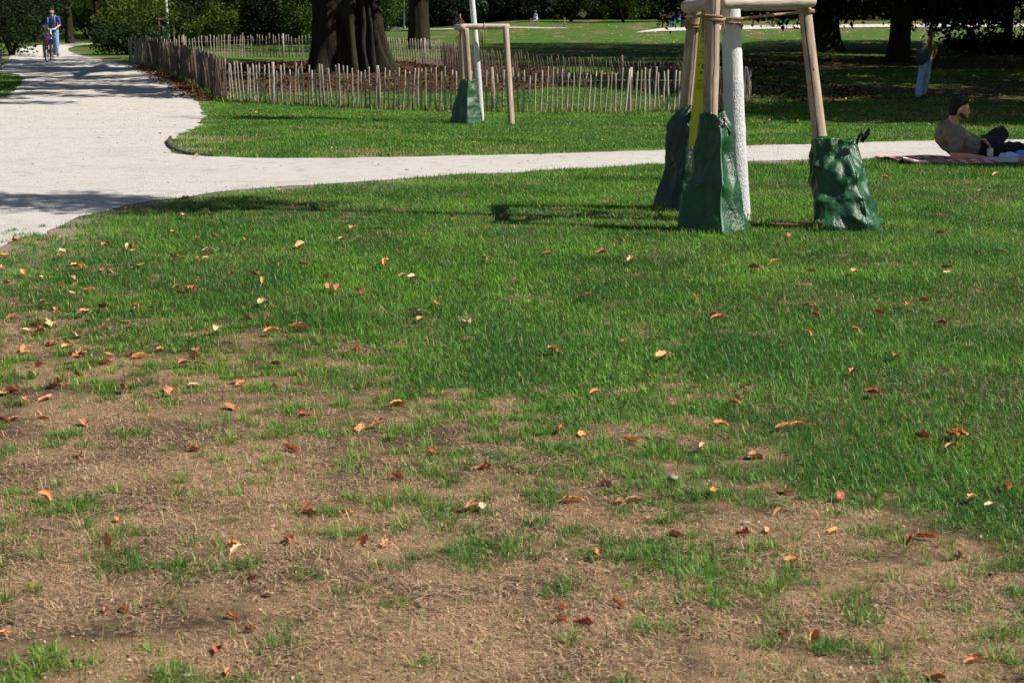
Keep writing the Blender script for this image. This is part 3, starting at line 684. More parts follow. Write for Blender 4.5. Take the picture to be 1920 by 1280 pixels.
for i, (px, Y_, r, pal, lab) in enumerate([(335, 68, (1.5, 1, 1.25), DARK, 'dark low bush directly behind the far end of the dark palings'), (372, 70, (1.6, 1, 1.4), BLK, 'black bush left of the small bright bush'), (415, 69, (1.5, 1, 1.3), OLV, 'olive bush behind the left end of the rear palings'),
     (452, 70, (1.5, 1, 1.5), DARK, 'dark bush behind the rear palings, left of centre'), (492, 69, (1.4, 1, 1.2), BLK, 'black bush in front of the pale barked trunk'), (532, 70, (1.5, 1, 1.4), DARK, 'dark bush right of the pale barked trunk'), (568, 68, (1.3, 1, 1.5), MID, 'green bush touching the left side of the giant trunk'),
     (290, 70, (1.6, 1, 1.6), MID, 'green bush behind the distant staked sapling'), (165, 80, (1.8, 1, 1.2), LIT, 'sunlit bush between the two slim dark trunks'), (212, 78, (1.8, 1, 1.3), MID, 'green bush right of the leaning dark trunk'), (85, 84, (2.2, 1, 1.6), DARK, 'dark bush behind the head of the scooter rider')]):
    shrub(lab, px, Y_, r, 90, 55, .12, pal, clump=.45, zc=r[2]*.62, stems=3)
for lab, X_, Y_ in (('tall tree shading the undergrowth left of the giant tree', -4.5, 72), ('tall tree deep behind the rear palings', -9, 84), ('tall tree rising behind the olive bushes', -16, 80), ('tall broad tree behind the left undergrowth', -14.5, 96), ('tall tree behind the giant trunk', -6.5, 98)):
    tree(lab, 0, Y_, .28, 8, (0, 0, 7.2), (5.5, 5, 4.6), 170, 50, .34, MID, M_barkd, clump_r=1.1, X=X_, zlo=-.8)
# far edge of the meadow
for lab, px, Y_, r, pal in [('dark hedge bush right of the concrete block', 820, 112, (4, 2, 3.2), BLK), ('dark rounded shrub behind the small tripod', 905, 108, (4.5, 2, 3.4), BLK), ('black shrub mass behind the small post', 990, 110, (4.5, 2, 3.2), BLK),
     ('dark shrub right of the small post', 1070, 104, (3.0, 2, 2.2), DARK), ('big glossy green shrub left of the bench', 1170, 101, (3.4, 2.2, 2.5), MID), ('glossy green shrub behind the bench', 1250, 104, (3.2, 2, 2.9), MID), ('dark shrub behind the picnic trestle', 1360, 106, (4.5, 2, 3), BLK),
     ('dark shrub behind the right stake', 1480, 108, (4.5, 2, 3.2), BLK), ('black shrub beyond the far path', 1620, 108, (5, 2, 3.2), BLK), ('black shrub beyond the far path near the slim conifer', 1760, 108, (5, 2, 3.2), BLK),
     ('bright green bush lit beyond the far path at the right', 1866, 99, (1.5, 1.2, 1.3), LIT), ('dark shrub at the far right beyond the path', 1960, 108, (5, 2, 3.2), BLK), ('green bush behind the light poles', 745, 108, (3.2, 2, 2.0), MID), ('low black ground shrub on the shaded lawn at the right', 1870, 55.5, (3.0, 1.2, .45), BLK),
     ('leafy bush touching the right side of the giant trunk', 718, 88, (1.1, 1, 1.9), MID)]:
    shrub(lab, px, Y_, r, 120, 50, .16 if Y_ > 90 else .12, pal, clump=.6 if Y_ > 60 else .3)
for i, (px, Y_, pal) in enumerate([(850, 116, BLK), (960, 118, BLK), (1060, 120, DARK), (1180, 116, DARK), (1300, 118, DARK), (1430, 116, BLK), (1580, 118, BLK), (1740, 116, BLK), (1900, 118, BLK), (690, 120, DARK)]):
    tree(['tall dark tree behind the small tripod', 'tall black tree left of the small far post', 'tall tree over the small far post', 'tall tree over the glossy shrub', 'tall tree over the seated people', 'tall black tree over the picnic trestle', 'tall black tree left of the conifers', 'tall black tree between the conifers', 'tall black tree at the far right', 'tall dark tree over the concrete block'][i],
         px, Y_, .4, 10, (0, 0, 7.5), (6.5, 4.5, 5.2), 150, 45, .32, pal, M_barkd, clump_r=1.3, group='tall trees beyond the meadow')
# the wood behind everything
cen = []
for k in range(2700):
    a = random.uniform(-.55, .55); d = random.uniform(124, 146); cen.append((math.sin(a)*d*1.25, math.cos(a)*d*1.02, 3.2+random.uniform(0, 1)**1.8*15))
cen = np.array(cen); V, Q_, C_ = leaf_cloud(cen, np.array([[2.6, 2.6, 2.1]]*len(cen)), 80, 1.25, C3(18, 28, 12), C3(44, 60, 24))
o = npmesh('woodland', V, None, Q_, M_leaf, C_); tag(o, 'dark mass of far woodland closing the view behind the park', 'woodland', kind='stuff')
#SECTION3
# ============================================================ watering bags
def pvc(name, base, dark):
    t = NT(name); co = t.coord('Object'); a = t.noise(co, 9, 4, .6, .4)
    vo = t.n('TexVoronoi', {'Vector': co, 'Scale': 34.0}, feature='DISTANCE_TO_EDGE').outputs[0]
    cr = t.noise(co, 55, 3, .6, 1.2); big = t.noise(co, 6, 3, .55, .6)
    msk = t.ramp(big, [(.50, G4(.04)), (.64, G4(.8))])
    wv = t.n('TexWave', {'Vector': co, 'Scale': 70.0, 'Distortion': .3}, bands_direction='Z').outputs[0]
    h = t.math('ADD', t.math('MULTIPLY', t.math('MULTIPLY', t.math('MINIMUM', vo, .25), msk), 1.6), t.math('ADD', t.math('MULTIPLY', cr, .35), t.math('MULTIPLY', wv, .06)))
    col = t.mix(t.ramp(a, [(.35, G4(0)), (.7, G4(1))]), dark, base)
    dirt = t.noise(co, 3.5, 5, .75); col = t.mix(t.ramp(dirt, [(.62, G4(0)), (.8, G4(.25))]), col, srgb(112, 112, 88))
    t.P(Base_Color=col, Roughness=t.ramp(a, [(.3, G4(.24)), (.7, G4(.42))]), Specular_IOR_Level=.6, Normal=t.bump(h, .011, .75)); return t.m
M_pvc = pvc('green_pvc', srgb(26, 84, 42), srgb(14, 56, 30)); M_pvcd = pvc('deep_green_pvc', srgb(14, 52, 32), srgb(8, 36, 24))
M_strap = simple('black_webbing', srgb(20, 20, 24), .45, .3, 90, .001)
M_seam = simple('seam_piping', srgb(52, 130, 84), .35, .2, 60)
def bag(name, label, loc, H, corners, prof, m, crump=.02, seed=0, K=46, N=22, M_=110, rz=0, round_=5, seams=(), top=.0, stake=None, stake_r=.055):
    "prof: list of (t, width, depth, ox, oy); corners: outline of the cross-section (unit square)"
    root = thing(name, label, 'watering bag', loc, rz, 'green watering bags at the staked trees')
    rr = np.random.default_rng(seed); ring_ = []
    nc = len(corners)
    for i in range(nc):
        a = np.array(corners[i]); b = np.array(corners[(i+1) % nc])
        for k in range(N): ring_.append(a+(b-a)*k/N)
    ring_ = np.array(ring_)
    for _ in range(round_): ring_ = ring_*.5+.25*(np.roll(ring_, 1, 0)+np.roll(ring_, -1, 0))
    n = len(ring_); T = np.linspace(0, 1, M_); tp = [p[0] for p in prof]
    W, D, OX, OY = [np.interp(T, tp, [p[k] for p in prof]) for k in (1, 2, 3, 4)]
    for arr in (W, D, OX, OY):
        for _ in range(4): arr[1:-1] = arr[1:-1]*.5+.25*(arr[:-2]+arr[2:])
    V = np.stack([ring_[None, :, 0]*W[:, None]/2+OX[:, None], ring_[None, :, 1]*D[:, None]/2+OY[:, None], np.repeat((T*H)[:, None], n, 1)], -1)
    nr = ring_/np.linalg.norm(ring_, axis=1)[:, None]
    pts = np.column_stack([rr.uniform(-.3, .3, K), rr.uniform(-.3, .3, K), rr.uniform(-.1, H+.1, K)])
    q = V.reshape(-1, 3)+(np.stack([fbm(V[..., 0]*6, V[..., 1]*6, V[..., 2]*5, seed+k, 2) for k in (1, 2, 3)], -1).reshape(-1, 3)-.5)*.12
    dd = np.sqrt((((q[:, None]-pts[None])*np.array([1, 1, .75]))**2).sum(-1)); dd.sort(axis=1)
    fac = (dd[:, 1]-dd[:, 0]).reshape(M_, n); fac = np.minimum(fac, .12)/.12
    env = np.sin(np.clip(T, 0, 1)*math.pi*.9+.25)[:, None]**.5
    p2 = np.column_stack([rr.uniform(-.3, .3, K*5), rr.uniform(-.3, .3, K*5), rr.uniform(-.1, H+.1, K*5)]); d2 = np.sqrt((((q[:, None]-p2[None])*np.array([1, 1, .6]))**2).sum(-1)); d2.partition(1, axis=1)
    fac2 = (np.minimum(d2[:, 1]-d2[:, 0], .07)/.07).reshape(M_, n)
    disp = -crump*fac*env-crump*.30*fac2*env+crump*.8*(fbm(V[..., 0]*5, V[..., 1]*5, V[..., 2]*4, seed+9, 3)-.5)*2
    # gathers round the collar
    ang = np.arctan2(nr[:, 1], nr[:, 0]); disp += sstep(.82, 1, T)[:, None]*.008*np.sin(ang*13+seed)[None]
    V[..., 0] += nr[None, :, 0]*disp; V[..., 1] += nr[None, :, 1]*disp
    V[..., 2] += (.012*np.sin(ang*3+seed)*sstep(.8, 1, T)[:, None]+.010*np.sin(ang*5+seed)*(1-sstep(0, .2, T))[:, None])+top*sstep(.8, 1, T)[:, None]*nr[None, :, 0]
    V[0, :, 2] = -.01
    verts = V.reshape(-1, 3).tolist(); F = []
    for i in range(M_-1):
        for k in range(n): k2 = (k+1) % n; F.append((i*n+k, i*n+k2, (i+1)*n+k2, (i+1)*n+k))
    # turned in lip
    lip = []
    c = V[-1].mean(0)
    for k in range(n): p_ = V[-1, k]; lip.append((p_[0]+(c[0]-p_[0])*.22, p_[1]+(c[1]-p_[1])*.22, p_[2]-.03))
    b_ = len(verts); verts += lip
    for k in range(n): k2 = (k+1) % n; F.append(((M_-1)*n+k, (M_-1)*n+k2, b_+k2, b_+k))
    mid = len(verts); verts.append((c[0], c[1], c[2]-.06))
    for k in range(n): F.append((b_+k, b_+(k+1) % n, mid))
    me = bpy.data.meshes.new('bag_body'); me.from_pydata(verts, [], F); link('bag_body', me, m, root, True)
    for s_ in seams:
        k = s_*N; pts_ = [V[i, k]+nr[k][[0, 1]].tolist().__add__([0]).__class__([nr[k][0]*.001, nr[k][1]*.001, 0]) if False else V[i, k]+np.array([nr[k][0]*.002, nr[k][1]*.002, 0]) for i in range(1, M_, 2)]
        v, f = tube([Vector(p_) for p_ in pts_], .0032, 5); MB().add(v, f).build('seam', M_seam, root)
    return root, V, nr, N
def strip(path, wdt, th, side):
    "a flat strap along path, its width along 'side'"
    V = []; F = []; side = Vector(side).normalized()
    P_, T, _ = frames(path)
    for p_, t_ in zip(P_, T):
        n_ = t_.cross(side).normalized(); 
        for a, b in ((-1, -1), (1, -1), (1, 1), (-1, 1)): V.append(tuple(p_+side*a*wdt/2+n_*b*th/2))
    for i in range(len(P_)-1):
        for k in range(4): k2 = (k+1) % 4; F.append((i*4+k, i*4+k2, i*4+4+k2, i*4+4+k))
    F += [(3, 2, 1, 0), (len(V)-4, len(V)-3, len(V)-2, len(V)-1)]; return V, F

# ------------------------------------------------------------ the large tripod (three stakes, three cross bars)
TRI = thing('tree_support', 'large timber tripod of three stakes joined by log cross bars round the near white trunk', 'tree support', G(1400, 420), group='timber tripods round young trees'); O = TRI.location
def loc_(p): return Vector(p)-O
B_f = onground(G(1329, 432).x, G(1329, 432).y+.05, -.1); B_l = onground(*G(1268, 388).xy, -.1); B_r = onground(G(1566, 424).x, 9.58, -.1)
T_f = P(1337, -10, 9.32); T_l = P(1304, 2, 10.42); T_r = P(1507, 2, 9.95)
pole_obj('stake', [loc_(B_f), loc_(T_f)], [.052, .047], M_stake, TRI, seed=1, wob=.06)
pole_obj('stake', [loc_(B_l), loc_(T_l)], [.053, .049], M_stake, TRI, seed=2, wob=.06)
pole_obj('stake', [loc_(B_r), loc_(T_r)], [.049, .044], M_stake, TRI, seed=3, wob=.06)
pole_obj('cross_bar', [loc_(P(1349, 5, 9.40)), loc_(P(1524, 2, 9.88))], [.046, .043], M_bar, TRI, seed=4, wob=.09, dome=.5)
pole_obj('cross_bar', [loc_(P(1339, 6, 9.43)), loc_(P(1287, 13, 10.40))], [.046, .044], M_bar, TRI, seed=5, wob=.09, dome=.5)
pole_obj('cross_bar', [loc_(P(1292, 12, 10.38)), loc_(P(1518, 8, 10.02))], [.040, .040], M_bar, TRI, seed=6, wob=.09, dome=.5)
def knob(root, p, m, r=.006):
    v, f = ring(p, r*.9, (0, -1, .1), r*.5, 10, 5); MB().add(v, f).build('bolt', m, root)

# rope
M_rope = simple('jute_rope', srgb(150, 124, 92), .9, .45, 160, .001)
def rope(path, r=.0100, pitch=.042):
    path = [Vector(p) for p in path]; P2 = []
    for i in range(len(path)-1):
        a, b, c, d = path[max(i-1, 0)], path[i], path[i+1], path[min(i+2, len(path)-1)]
        k = max(2, int((c-b).length/.008))
        for j in range(k):
            t_ = j/k; P2.append(.5*((2*b)+(c-a)*t_+(2*a-5*b+4*c-d)*t_*t_+(3*b-a-3*c+d)*t_**3))
    P2.append(path[-1]); _, T, fr = frames(P2); mb = MB(); L = 0; ls = []
    for i in range(len(P2)):
        if i: L += (P2[i]-P2[i-1]).length
        ls.append(L)
    for s_ in (0, 2.094, 4.19):
        pts = [p_+(f_[0]*math.cos(l_/pitch*6.28+s_)+f_[1]*math.sin(l_/pitch*6.28+s_))*r*.5 for p_, f_, l_ in zip(P2, fr, ls)]
        v, f = tube(pts, r*.55, 5); mb.add(v, f)
    return mb
def wrap(c0, r, a0, a1, z0, z1, n=10):
    return [Vector(c0)+Vector((math.cos(a0+(a1-a0)*i/n)*r, math.sin(a0+(a1-a0)*i/n)*r, z0+(z1-z0)*i/n)) for i in range(n+1)]
def on(pa, pb, z):
    t_ = (z-pa.z)/(pb.z-pa.z); return pa.lerp(pb, t_)
TRK = [onground(P(1386, 410, 9.77).x, 9.77, -.05)]
tb = TRK[0]
trunk_pts = [tb, tb+Vector((-.012, 0, .25)), P(1378, 250, 9.77), P(1374, 130, 9.77), P(1370, 20, 9.77), P(1369, -120, 9.77), P(1366, -330, 9.77)]
zr = P(1340, 33, 9.4).z
cf = on(B_f, T_f, zr); cl = on(B_l, T_l, zr-.02); cr_ = on(B_r, T_r, zr+.04); ct = P(1370, 33, 9.77)
path = wrap((cl.x, cl.y, 0), .064, 3.6, 3.6+6.28*2, cl.z-.03, cl.z+.01, 20)
path += [Vector((cf.x-.12, cf.y+.18, zr))]+wrap((cf.x, cf.y, 0), .058, 3.4, 3.4+6.28*1.5-.4, zr+.01, zr-.02, 16)
path += [Vector((cf.x+.10, cf.y+.15, zr-.006))]+wrap((ct.x, ct.y, 0), .078, 3.6, 3.6+2.8, zr-.0, zr+.0, 8)
path += [Vector((ct.x+.2, ct.y-.12, zr+.015)), Vector((cr_.x-.15, cr_.y+.08, zr+.035))]+wrap((cr_.x, cr_.y, 0), .055, 2.4, 2.4+6.28*2.4, zr+.045, zr+.065, 22)
RP = thing('rope', 'jute rope wound round the stakes and the near white trunk', 'rope', cf); 
ob_ = rope([p_-cf for p_ in path]).build('rope_cord', M_rope, RP)
path = wrap((ct.x, ct.y, 0), .079, 3.0, 3.0+4.9, zr-.01, zr-.065, 14)
rope([p_-cf for p_ in path]).build('trunk_loop', M_rope, RP)
mb = MB()
for k in range(9):
    a = Vector((cf.x-.055+random.uniform(-.012, .012), cf.y-.02, zr-.02)); b = a+Vector((random.uniform(-.03, .02), random.uniform(-.02, .02), -random.uniform(.05, .13)))
    v, f = tube([a-cf, (a+b)/2-cf+Vector((random.uniform(-.01, .01), 0, 0)), b-cf], .0022, 4); mb.add(v, f)
mb.build('frayed_end', M_rope, RP); mb = MB()
for k in range(9):
    a = Vector((cf.x+.075+random.uniform(-.01, .01), cf.y+.04, zr-.02)); b = a+Vector((random.uniform(-.01, .03), 0, -random.uniform(.04, .1)))
    v, f = tube([a-cf, (a+b)/2-cf, b-cf], .0022, 4); mb.add(v, f)
mb.build('frayed_end', M_rope, RP)

# ------------------------------------------------------------ white painted young trees
def whitepaint(name, zs=1.0):
    t = NT(name); co = t.coord('Object', (1, 1, .28)); a = t.noise(co, 70, 5, .65, 1.0); v_ = t.n('TexVoronoi', {'Vector': t.coord('Object', (1, 1, .3)), 'Scale': 80.0}, feature='DISTANCE_TO_EDGE').outputs[0]
    low = t.n('SeparateXYZ', {0: t.coord('Object')}).outputs[2]
    rough = t.ramp(low, [(.0, G4(1)), (.95, G4(.8)), (1.0, G4(.25))])
    h = t.math('MULTIPLY', t.math('ADD', a, t.math('MULTIPLY', t.math('MINIMUM', v_, .2), 1.5)), rough)
    fl = t.ramp(a, [(.24, G4(.75)), (.36, G4(0))]); st_ = t.ramp(t.noise(t.coord('Object', (1, 1, .5)), 9, 4, .7), [(.55, G4(0)), (.8, G4(.35))])
    col = t.mix(fl, srgb(206, 207, 204), srgb(104, 96, 84)); col = t.mix(st_, col, srgb(166, 162, 146))
    t.P(Base_Color=col, Roughness=.8, Specular_IOR_Level=.25, Normal=t.bump(h, .014, .9)); return t.m
M_white = whitepaint('white_painted_bark')
def ytree(label, pts, rads, crown, cr, ncl, per, size, seed, low=.9):
    root = thing('young_tree', label, 'tree', pts[0]+Vector((0, 0, .05)), group='young trees with white painted trunks'); O_ = root.location
    P2 = []; R2 = []
    for i in range(len(pts)-1):
        k = max(3, int((pts[i+1]-pts[i]).length/.02))
        for j in range(k): P2.append(pts[i].lerp(pts[i+1], j/k)-O_); R2.append(rads[i]+(rads[i+1]-rads[i])*j/k)
    P2.append(pts[-1]-O_); R2.append(rads[-1])
    R2 = [r_*(1+.05*math.exp(-((p_.z-.62)/.03)**2)) for p_, r_ in zip(P2, R2)]
    V, F = tube(P2, R2, 36); V = np.array(V)
    c = np.array([tuple(p_) for p_ in P2]).repeat(36, 0); rd = V[:-2]-c
    k_ = 1+.03*(fbm(V[:-2, 0]*38, V[:-2, 1]*38, V[:-2, 2]*14, seed, 3)-.5)*2*(1-.7*sstep(low, low+.15, V[:-2, 2]))
    V[:-2] = c+rd*k_[:, None]
    MB().add(V, F).build('trunk', M_white, root)
    top = P2[-1]; mb = MB(); cc = np.array(crown)
    v, f = tube([top-Vector((0, 0, .1)), top+Vector((.02, 0, .8)), Vector(cc)+Vector((0, 0, cr[2]*.7))], [rads[-1], rads[-1]*.7, .012], 10); mb.add(v, f)
    for k in range(16):
        a = k*2.4; z = top.z+.1+k*.11; q = Vector((cc[0]+cr[0]*.85*math.cos(a), cc[1]+cr[1]*.85*math.sin(a), z+.5+random.uniform(0, .6))); b = Vector((top.x, top.y, z))
        v, f = tube([b, b.lerp(q, .5)+Vector((0, 0, .1)), q], [.022, .014, .005], 6); mb.add(v, f)
    mb.build('limbs', M_barkl, root)
    cen = shell(cc, cr, ncl, .25); V, Q_, C_ = leaf_cloud(cen, np.full((len(cen), 3), .24), per, size, *MID)
    npmesh('crown', V, None, Q_, M_leaf, C_, root); return root
ytree('young tree with thick white painted trunk standing in the large tripod', trunk_pts, [.088, .074, .071, .067, .064, .060, .05], (-.1, .1, 5.1), (1.35, .85, 1.9), 120, 42, .1, 3)
sb = onground(*G(902, 228).xy, -.05)
ytree('young tree with slim white painted trunk in the small tripod by the fence', [sb, P(900, 190, sb.y), P(893, 90, sb.y), P(885, 0, sb.y), P(876, -110, sb.y)], [.058, .052, .047, .045, .04], (-.1, 0, 3.9), (1.1, .8, 1.4), 60, 36, .11, 8)

# ------------------------------------------------------------ yellow tape with printed lines
M_yel = simple('yellow_tape', srgb(206, 202, 4), .45, .06, 12); M_ink = simple('faint_ink', srgb(96, 96, 8), .6, .1, 30); M_ink2 = simple('black_ink', srgb(52, 54, 14), .6, .1, 30)
ya, yb = P(1329, 24, 9.86), P(1308, 275, 9.86); wtop, wbot = .115, .13
root = thing('tape_banner', 'long yellow printed tape hanging between the left and the front stake', 'banner', yb)
mb = MB(); V = []; F = []; nn = 30
def tp(t_, sx, out=0):
    c = yb.lerp(ya, t_)-yb; wv = .004*math.sin(t_*9); return (c.x+sx*(wbot+(wtop-wbot)*t_)/2, wv-out-.006*abs(sx), c.z)
for i in range(nn+1):
    t_ = i/nn
    for sx, o_ in ((-1, 0), (0, 0), (1, 0), (1, -.002), (0, -.002), (-1, -.002)): V.append(tp(t_, sx, o_))
for i in range(nn):
    for k in range(6): k2 = (k+1) % 6; F.append((i*6+k, i*6+k2, i*6+6+k2, i*6+6+k))
MB().add(V, F).build('tape', M_yel, root)
def mark(mb, t0, s0, t1, s1, wdt=.0012):
    a, b = Vector(tp(t0, s0, .0022)), Vector(tp(t1, s1, .0022)); v, f = tube([a, b], wdt, 4); mb.add(v, f)
mb = MB(); mb2 = MB()
vt = lambda v: (275-v)/251.
for v_, s0, s1 in [(63, -.7, .3), (66, -.5, .1), (68, -.5, .1), (76, -.7, .6), (79, -.7, .6), (96, -.8, .9), (98.5, -.5, .9), (101, -.5, .9), (107.5, -.8, .9), (149, -.7, .2), (151, -.7, .2), (157, -.8, .95), (160, -.8, .5), (163, -.8, .5), (166, -.8, .3)]:
    mark(mb, vt(v_), s0, vt(v_)-.0005, s1)
def glyph(v0, s0, strokes):
    for a in strokes: mark(mb2, vt(v0+a[1]), s0+a[0], vt(v0+a[3]), s0+a[2], .0022)
glyph(119, -.75, [(0, 0, .14, 2), (.14, 2, 0, 4)]); glyph(121, -.28, [(0, 0, .2, 0), (.2, 0, 0, 3), (0, 3, .22, 5), (.22, 5, 0, 5), (0, 5, .02, 0)]); glyph(121, .2, [(.2, 0, 0, 5), (.24, 1, .1, 5)])
glyph(132, -.45, [(.1, 0, 0, 6), (.1, 0, .25, 6), (0, 4, .22, 4)]); glyph(132, .05, [(.12, 0, 0, 6), (.12, 0, .25, 6)])
mb.build('printed_line', M_ink, root); mb2.build('printed_mark', M_ink2, root)

# ------------------------------------------------------------ bags
fb = G(1329, 432)
FR = [(-1, .05), (.22, -1), (1, -.05), (.1, 1)]
root, V, nr, N_ = bag('watering_bag', 'tall glossy green watering bag round the front stake, black tag at its top', onground(fb.x, fb.y-.11), .76, FR,
    [(0, .49, .42, .0, .02), (.08, .48, .40, .0, .03), (.2, .44, .38, .0, .04), (.4, .375, .34, .008, .05), (.62, .31, .30, .012, .07), (.8, .265, .27, .015, .09), (.90, .235, .25, .012, .10), (.94, .19, .23, .0, .11), (1, .165, .22, -.002, .11)], M_pvc, .030, 21, K=26, seams=(1,), round_=2)
tg = Vector((.040, -.012, .70)); ms = MB(); v, f = box(tg, (.058, .004, .058), Matrix.Rotation(.25, 3, 'Z')); ms.add(v, f); tgo = ms.build('tag', M_strap, root, False)
M_wh = simple('white_print', (.75, .75, .75, 1), .6, .1, 30)
ms = MB(); q = [(-.02, .022), (-.008, .026), (-.012, .012), (.0, .018), (-.004, .004), (.01, .008), (.004, -.004), (-.012, -.004), (-.004, -.014), (-.02, -.018), (-.012, -.024)]
ms.add(*tube([tg+Vector((x*1.0+.004, -.0045+.25*x-.0015, z)) for x, z in q], .0016, 5)); ms.add(*tube([tg+Vector((x, -.0045+.25*x-.0015, z)) for x, z in [(.004, .024), (.012, .016), (.006, .012), (.016, .004), (.008, 0), (.014, -.01), (.004, -.012)]], .0016, 5)); ms.build('script_mark', M_wh, tgo)
ms = MB(); ms.add(*strip([Vector((.06, .06, .71)), Vector((.085, .055, .69)), Vector((.11, .05, .655)), Vector((.118, .05, .63))], .05, .003, (.2, 1, .3))); ms.build('flap', M_pvc, root)
lb = G(1268, 390)
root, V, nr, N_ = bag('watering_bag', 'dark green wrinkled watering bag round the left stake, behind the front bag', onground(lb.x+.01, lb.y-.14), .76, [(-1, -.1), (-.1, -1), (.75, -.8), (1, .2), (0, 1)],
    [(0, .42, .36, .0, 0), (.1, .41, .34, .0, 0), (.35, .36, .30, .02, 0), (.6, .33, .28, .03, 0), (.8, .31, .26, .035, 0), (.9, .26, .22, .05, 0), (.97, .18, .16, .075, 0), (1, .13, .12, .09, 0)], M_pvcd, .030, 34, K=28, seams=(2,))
ms = MB(); ms.add(*strip([Vector((.05, -.10, .715)), Vector((.09, -.11, .745)), Vector((.115, -.11, .775)), Vector((.15, -.11, .765)), Vector((.175, -.10, .755))], .032, .004, (0, .5, 1))); ms.add(*strip([Vector((.03, -.10, .70)), Vector((.08, -.12, .715)), Vector((.12, -.115, .74))], .03, .004, (0, .6, 1))); ms.build('strap', M_strap, root)
rb = G(1583, 423)
root, V, nr, N_ = bag('watering_bag', 'slumped crumpled green watering bag round the right stake with black handle', onground(rb.x-.02, 9.36), .585, [(-1, .1), (-.92, -.8), (.35, -1), (1, .0), (.3, .9), (-.8, .7)],
    [(0, .47, .44, .0, 0), (.07, .50, .44, .0, 0), (.2, .47, .40, .0, 0.02), (.38, .47, .37, -.025, .04), (.6, .43, .33, -.055, .06), (.8, .38, .29, -.075, .07), (1, .33, .26, -.08, .08)], M_pvc, .058, 58, K=26, seams=(2,), top=.0)
ms = MB(); ms.add(*strip([Vector((.02, -.06, .56)), Vector((.028, -.065, .60)), Vector((.05, -.065, .635)), Vector((.062, -.06, .62)), Vector((.05, -.055, .58))], .03, .017, (.25, 1, .1))); ms.add(*strip([Vector((.06, -.05, .57)), Vector((.08, -.05, .63)), Vector((.105, -.05, .665)), Vector((.10, -.045, .63)), Vector((.075, -.04, .59))], .03, .017, (.25, 1, .1))); ms.build('handle', M_strap, root)

# ------------------------------------------------------------ small tripod by the fence
g0 = G(905, 230); TS = thing('tree_support', 'small timber tripod round the slim white trunk near the paling fence', 'tree support', g0, group='timber tripods round young trees'); O2 = TS.location
def l2(p): return Vector(p)-O2
ya_ = g0.y
pole_obj('stake', [l2(onground(*G(884, 229).xy, -.1)), l2(P(872, 54, ya_-.12))], [.064, .058], M_stake, TS, seed=11, n=14)
pole_obj('stake', [l2(onground(*G(960, 234).xy, -.1)), l2(P(948, 50, ya_-.25))], [.055, .050], M_stake, TS, seed=12, n=14)
pole_obj('stake', [l2(P(872, 225, ya_+.65)), l2(P(864, 56, ya_+.5))], [.056, .05], M_stake, TS, seed=13, n=14)
pole_obj('cross_bar', [l2(P(868, 50.5, sb.y-.17)), l2(P(955, 50.5, sb.y-.13))], [.050, .047], M_bar, TS, seed=14, n=14, dome=.5)
pole_obj('cross_bar', [l2(P(868, 51, ya_-.2)), l2(P(855, 52, ya_+.55))], [.048, .046], M_bar, TS, seed=15, n=14, dome=.5)
ms = MB(); rt = P(908, 46, ya_-.28)
rk = thing('rope_knot', 'knotted rope with hanging ends on the cross bar of the small tripod', 'rope', O2)
ms.add(*ring(l2(P(908, 50.5, sb.y-.15)), .053, (1, 0, 0), .011, 16, 5)); ms.build('knot', M_rope, rk); ms = MB()
for k in range(10):
    a = l2(P(905+random.uniform(-5, 6), 56, sb.y-.20)); ms.add(*tube([a, a+Vector((.0, 0, -.12)), a+Vector((random.uniform(-.03, .03), 0, -random.uniform(.18, .28)))], .006, 4))
ms.build('rope_end', M_rope, rk); ms = MB()
for k in range(5):
    a = l2(P(858+random.uniform(-2, 3), 60, ya_+.3)); ms.add(*tube([a, a+Vector((-.02, 0, -.08)), a+Vector((random.uniform(-.03, .01), 0, -random.uniform(.1, .18)))], .005, 4))
ms.build('rope_end', M_rope, rk)
sb2 = G(874, 233)
bag('watering_bag', 'small far watering bag at the foot of the small tripod by the fence', onground(sb2.x, sb2.y), .70, [(-1, .0), (.08, -1), (1, .05), (0, 1)],
    [(0, .58, .50, .0, 0), (.15, .54, .46, .0, 0), (.5, .42, .36, .01, 0), (.8, .32, .26, .02, 0), (.94, .27, .2, .03, 0), (1, .25, .17, .03, .0)], M_pvcd if False else M_pvc, .026, 77, K=24, N=14, M_=60, round_=1)

# ------------------------------------------------------------ kerb edging, stones, posts and small far things
M_steel = simple('dark_edging', srgb(74, 66, 58), .8, .3, 20, .003)
kp = [G(u, v) for u, v in [(318, 263), (313, 270), (318, 278), (330, 285), (352, 290.5), (395, 294.5)]]
KE = onground(kp[1].x, kp[1].y); V = []; F = []
for i, p_ in enumerate(kp): V += [tuple(p_-KE+Vector((0, 0, -.03))), tuple(p_-KE+Vector((0, 0, .055-.006*i))), tuple(p_-KE+Vector((.02, .045, .055-.006*i))), tuple(p_-KE+Vector((.02, .045, -.03)))]
for i in range(len(kp)-1):
    for k in range(3): F.append((i*4+k, i*4+k+1, i*4+5+k, i*4+4+k))
o = MB().add(V, F).build('edging', M_steel, None, False); o.location = KE; tag(o, 'short dark curved edging strip at the tip of the middle lawn by the path fork', 'edging')
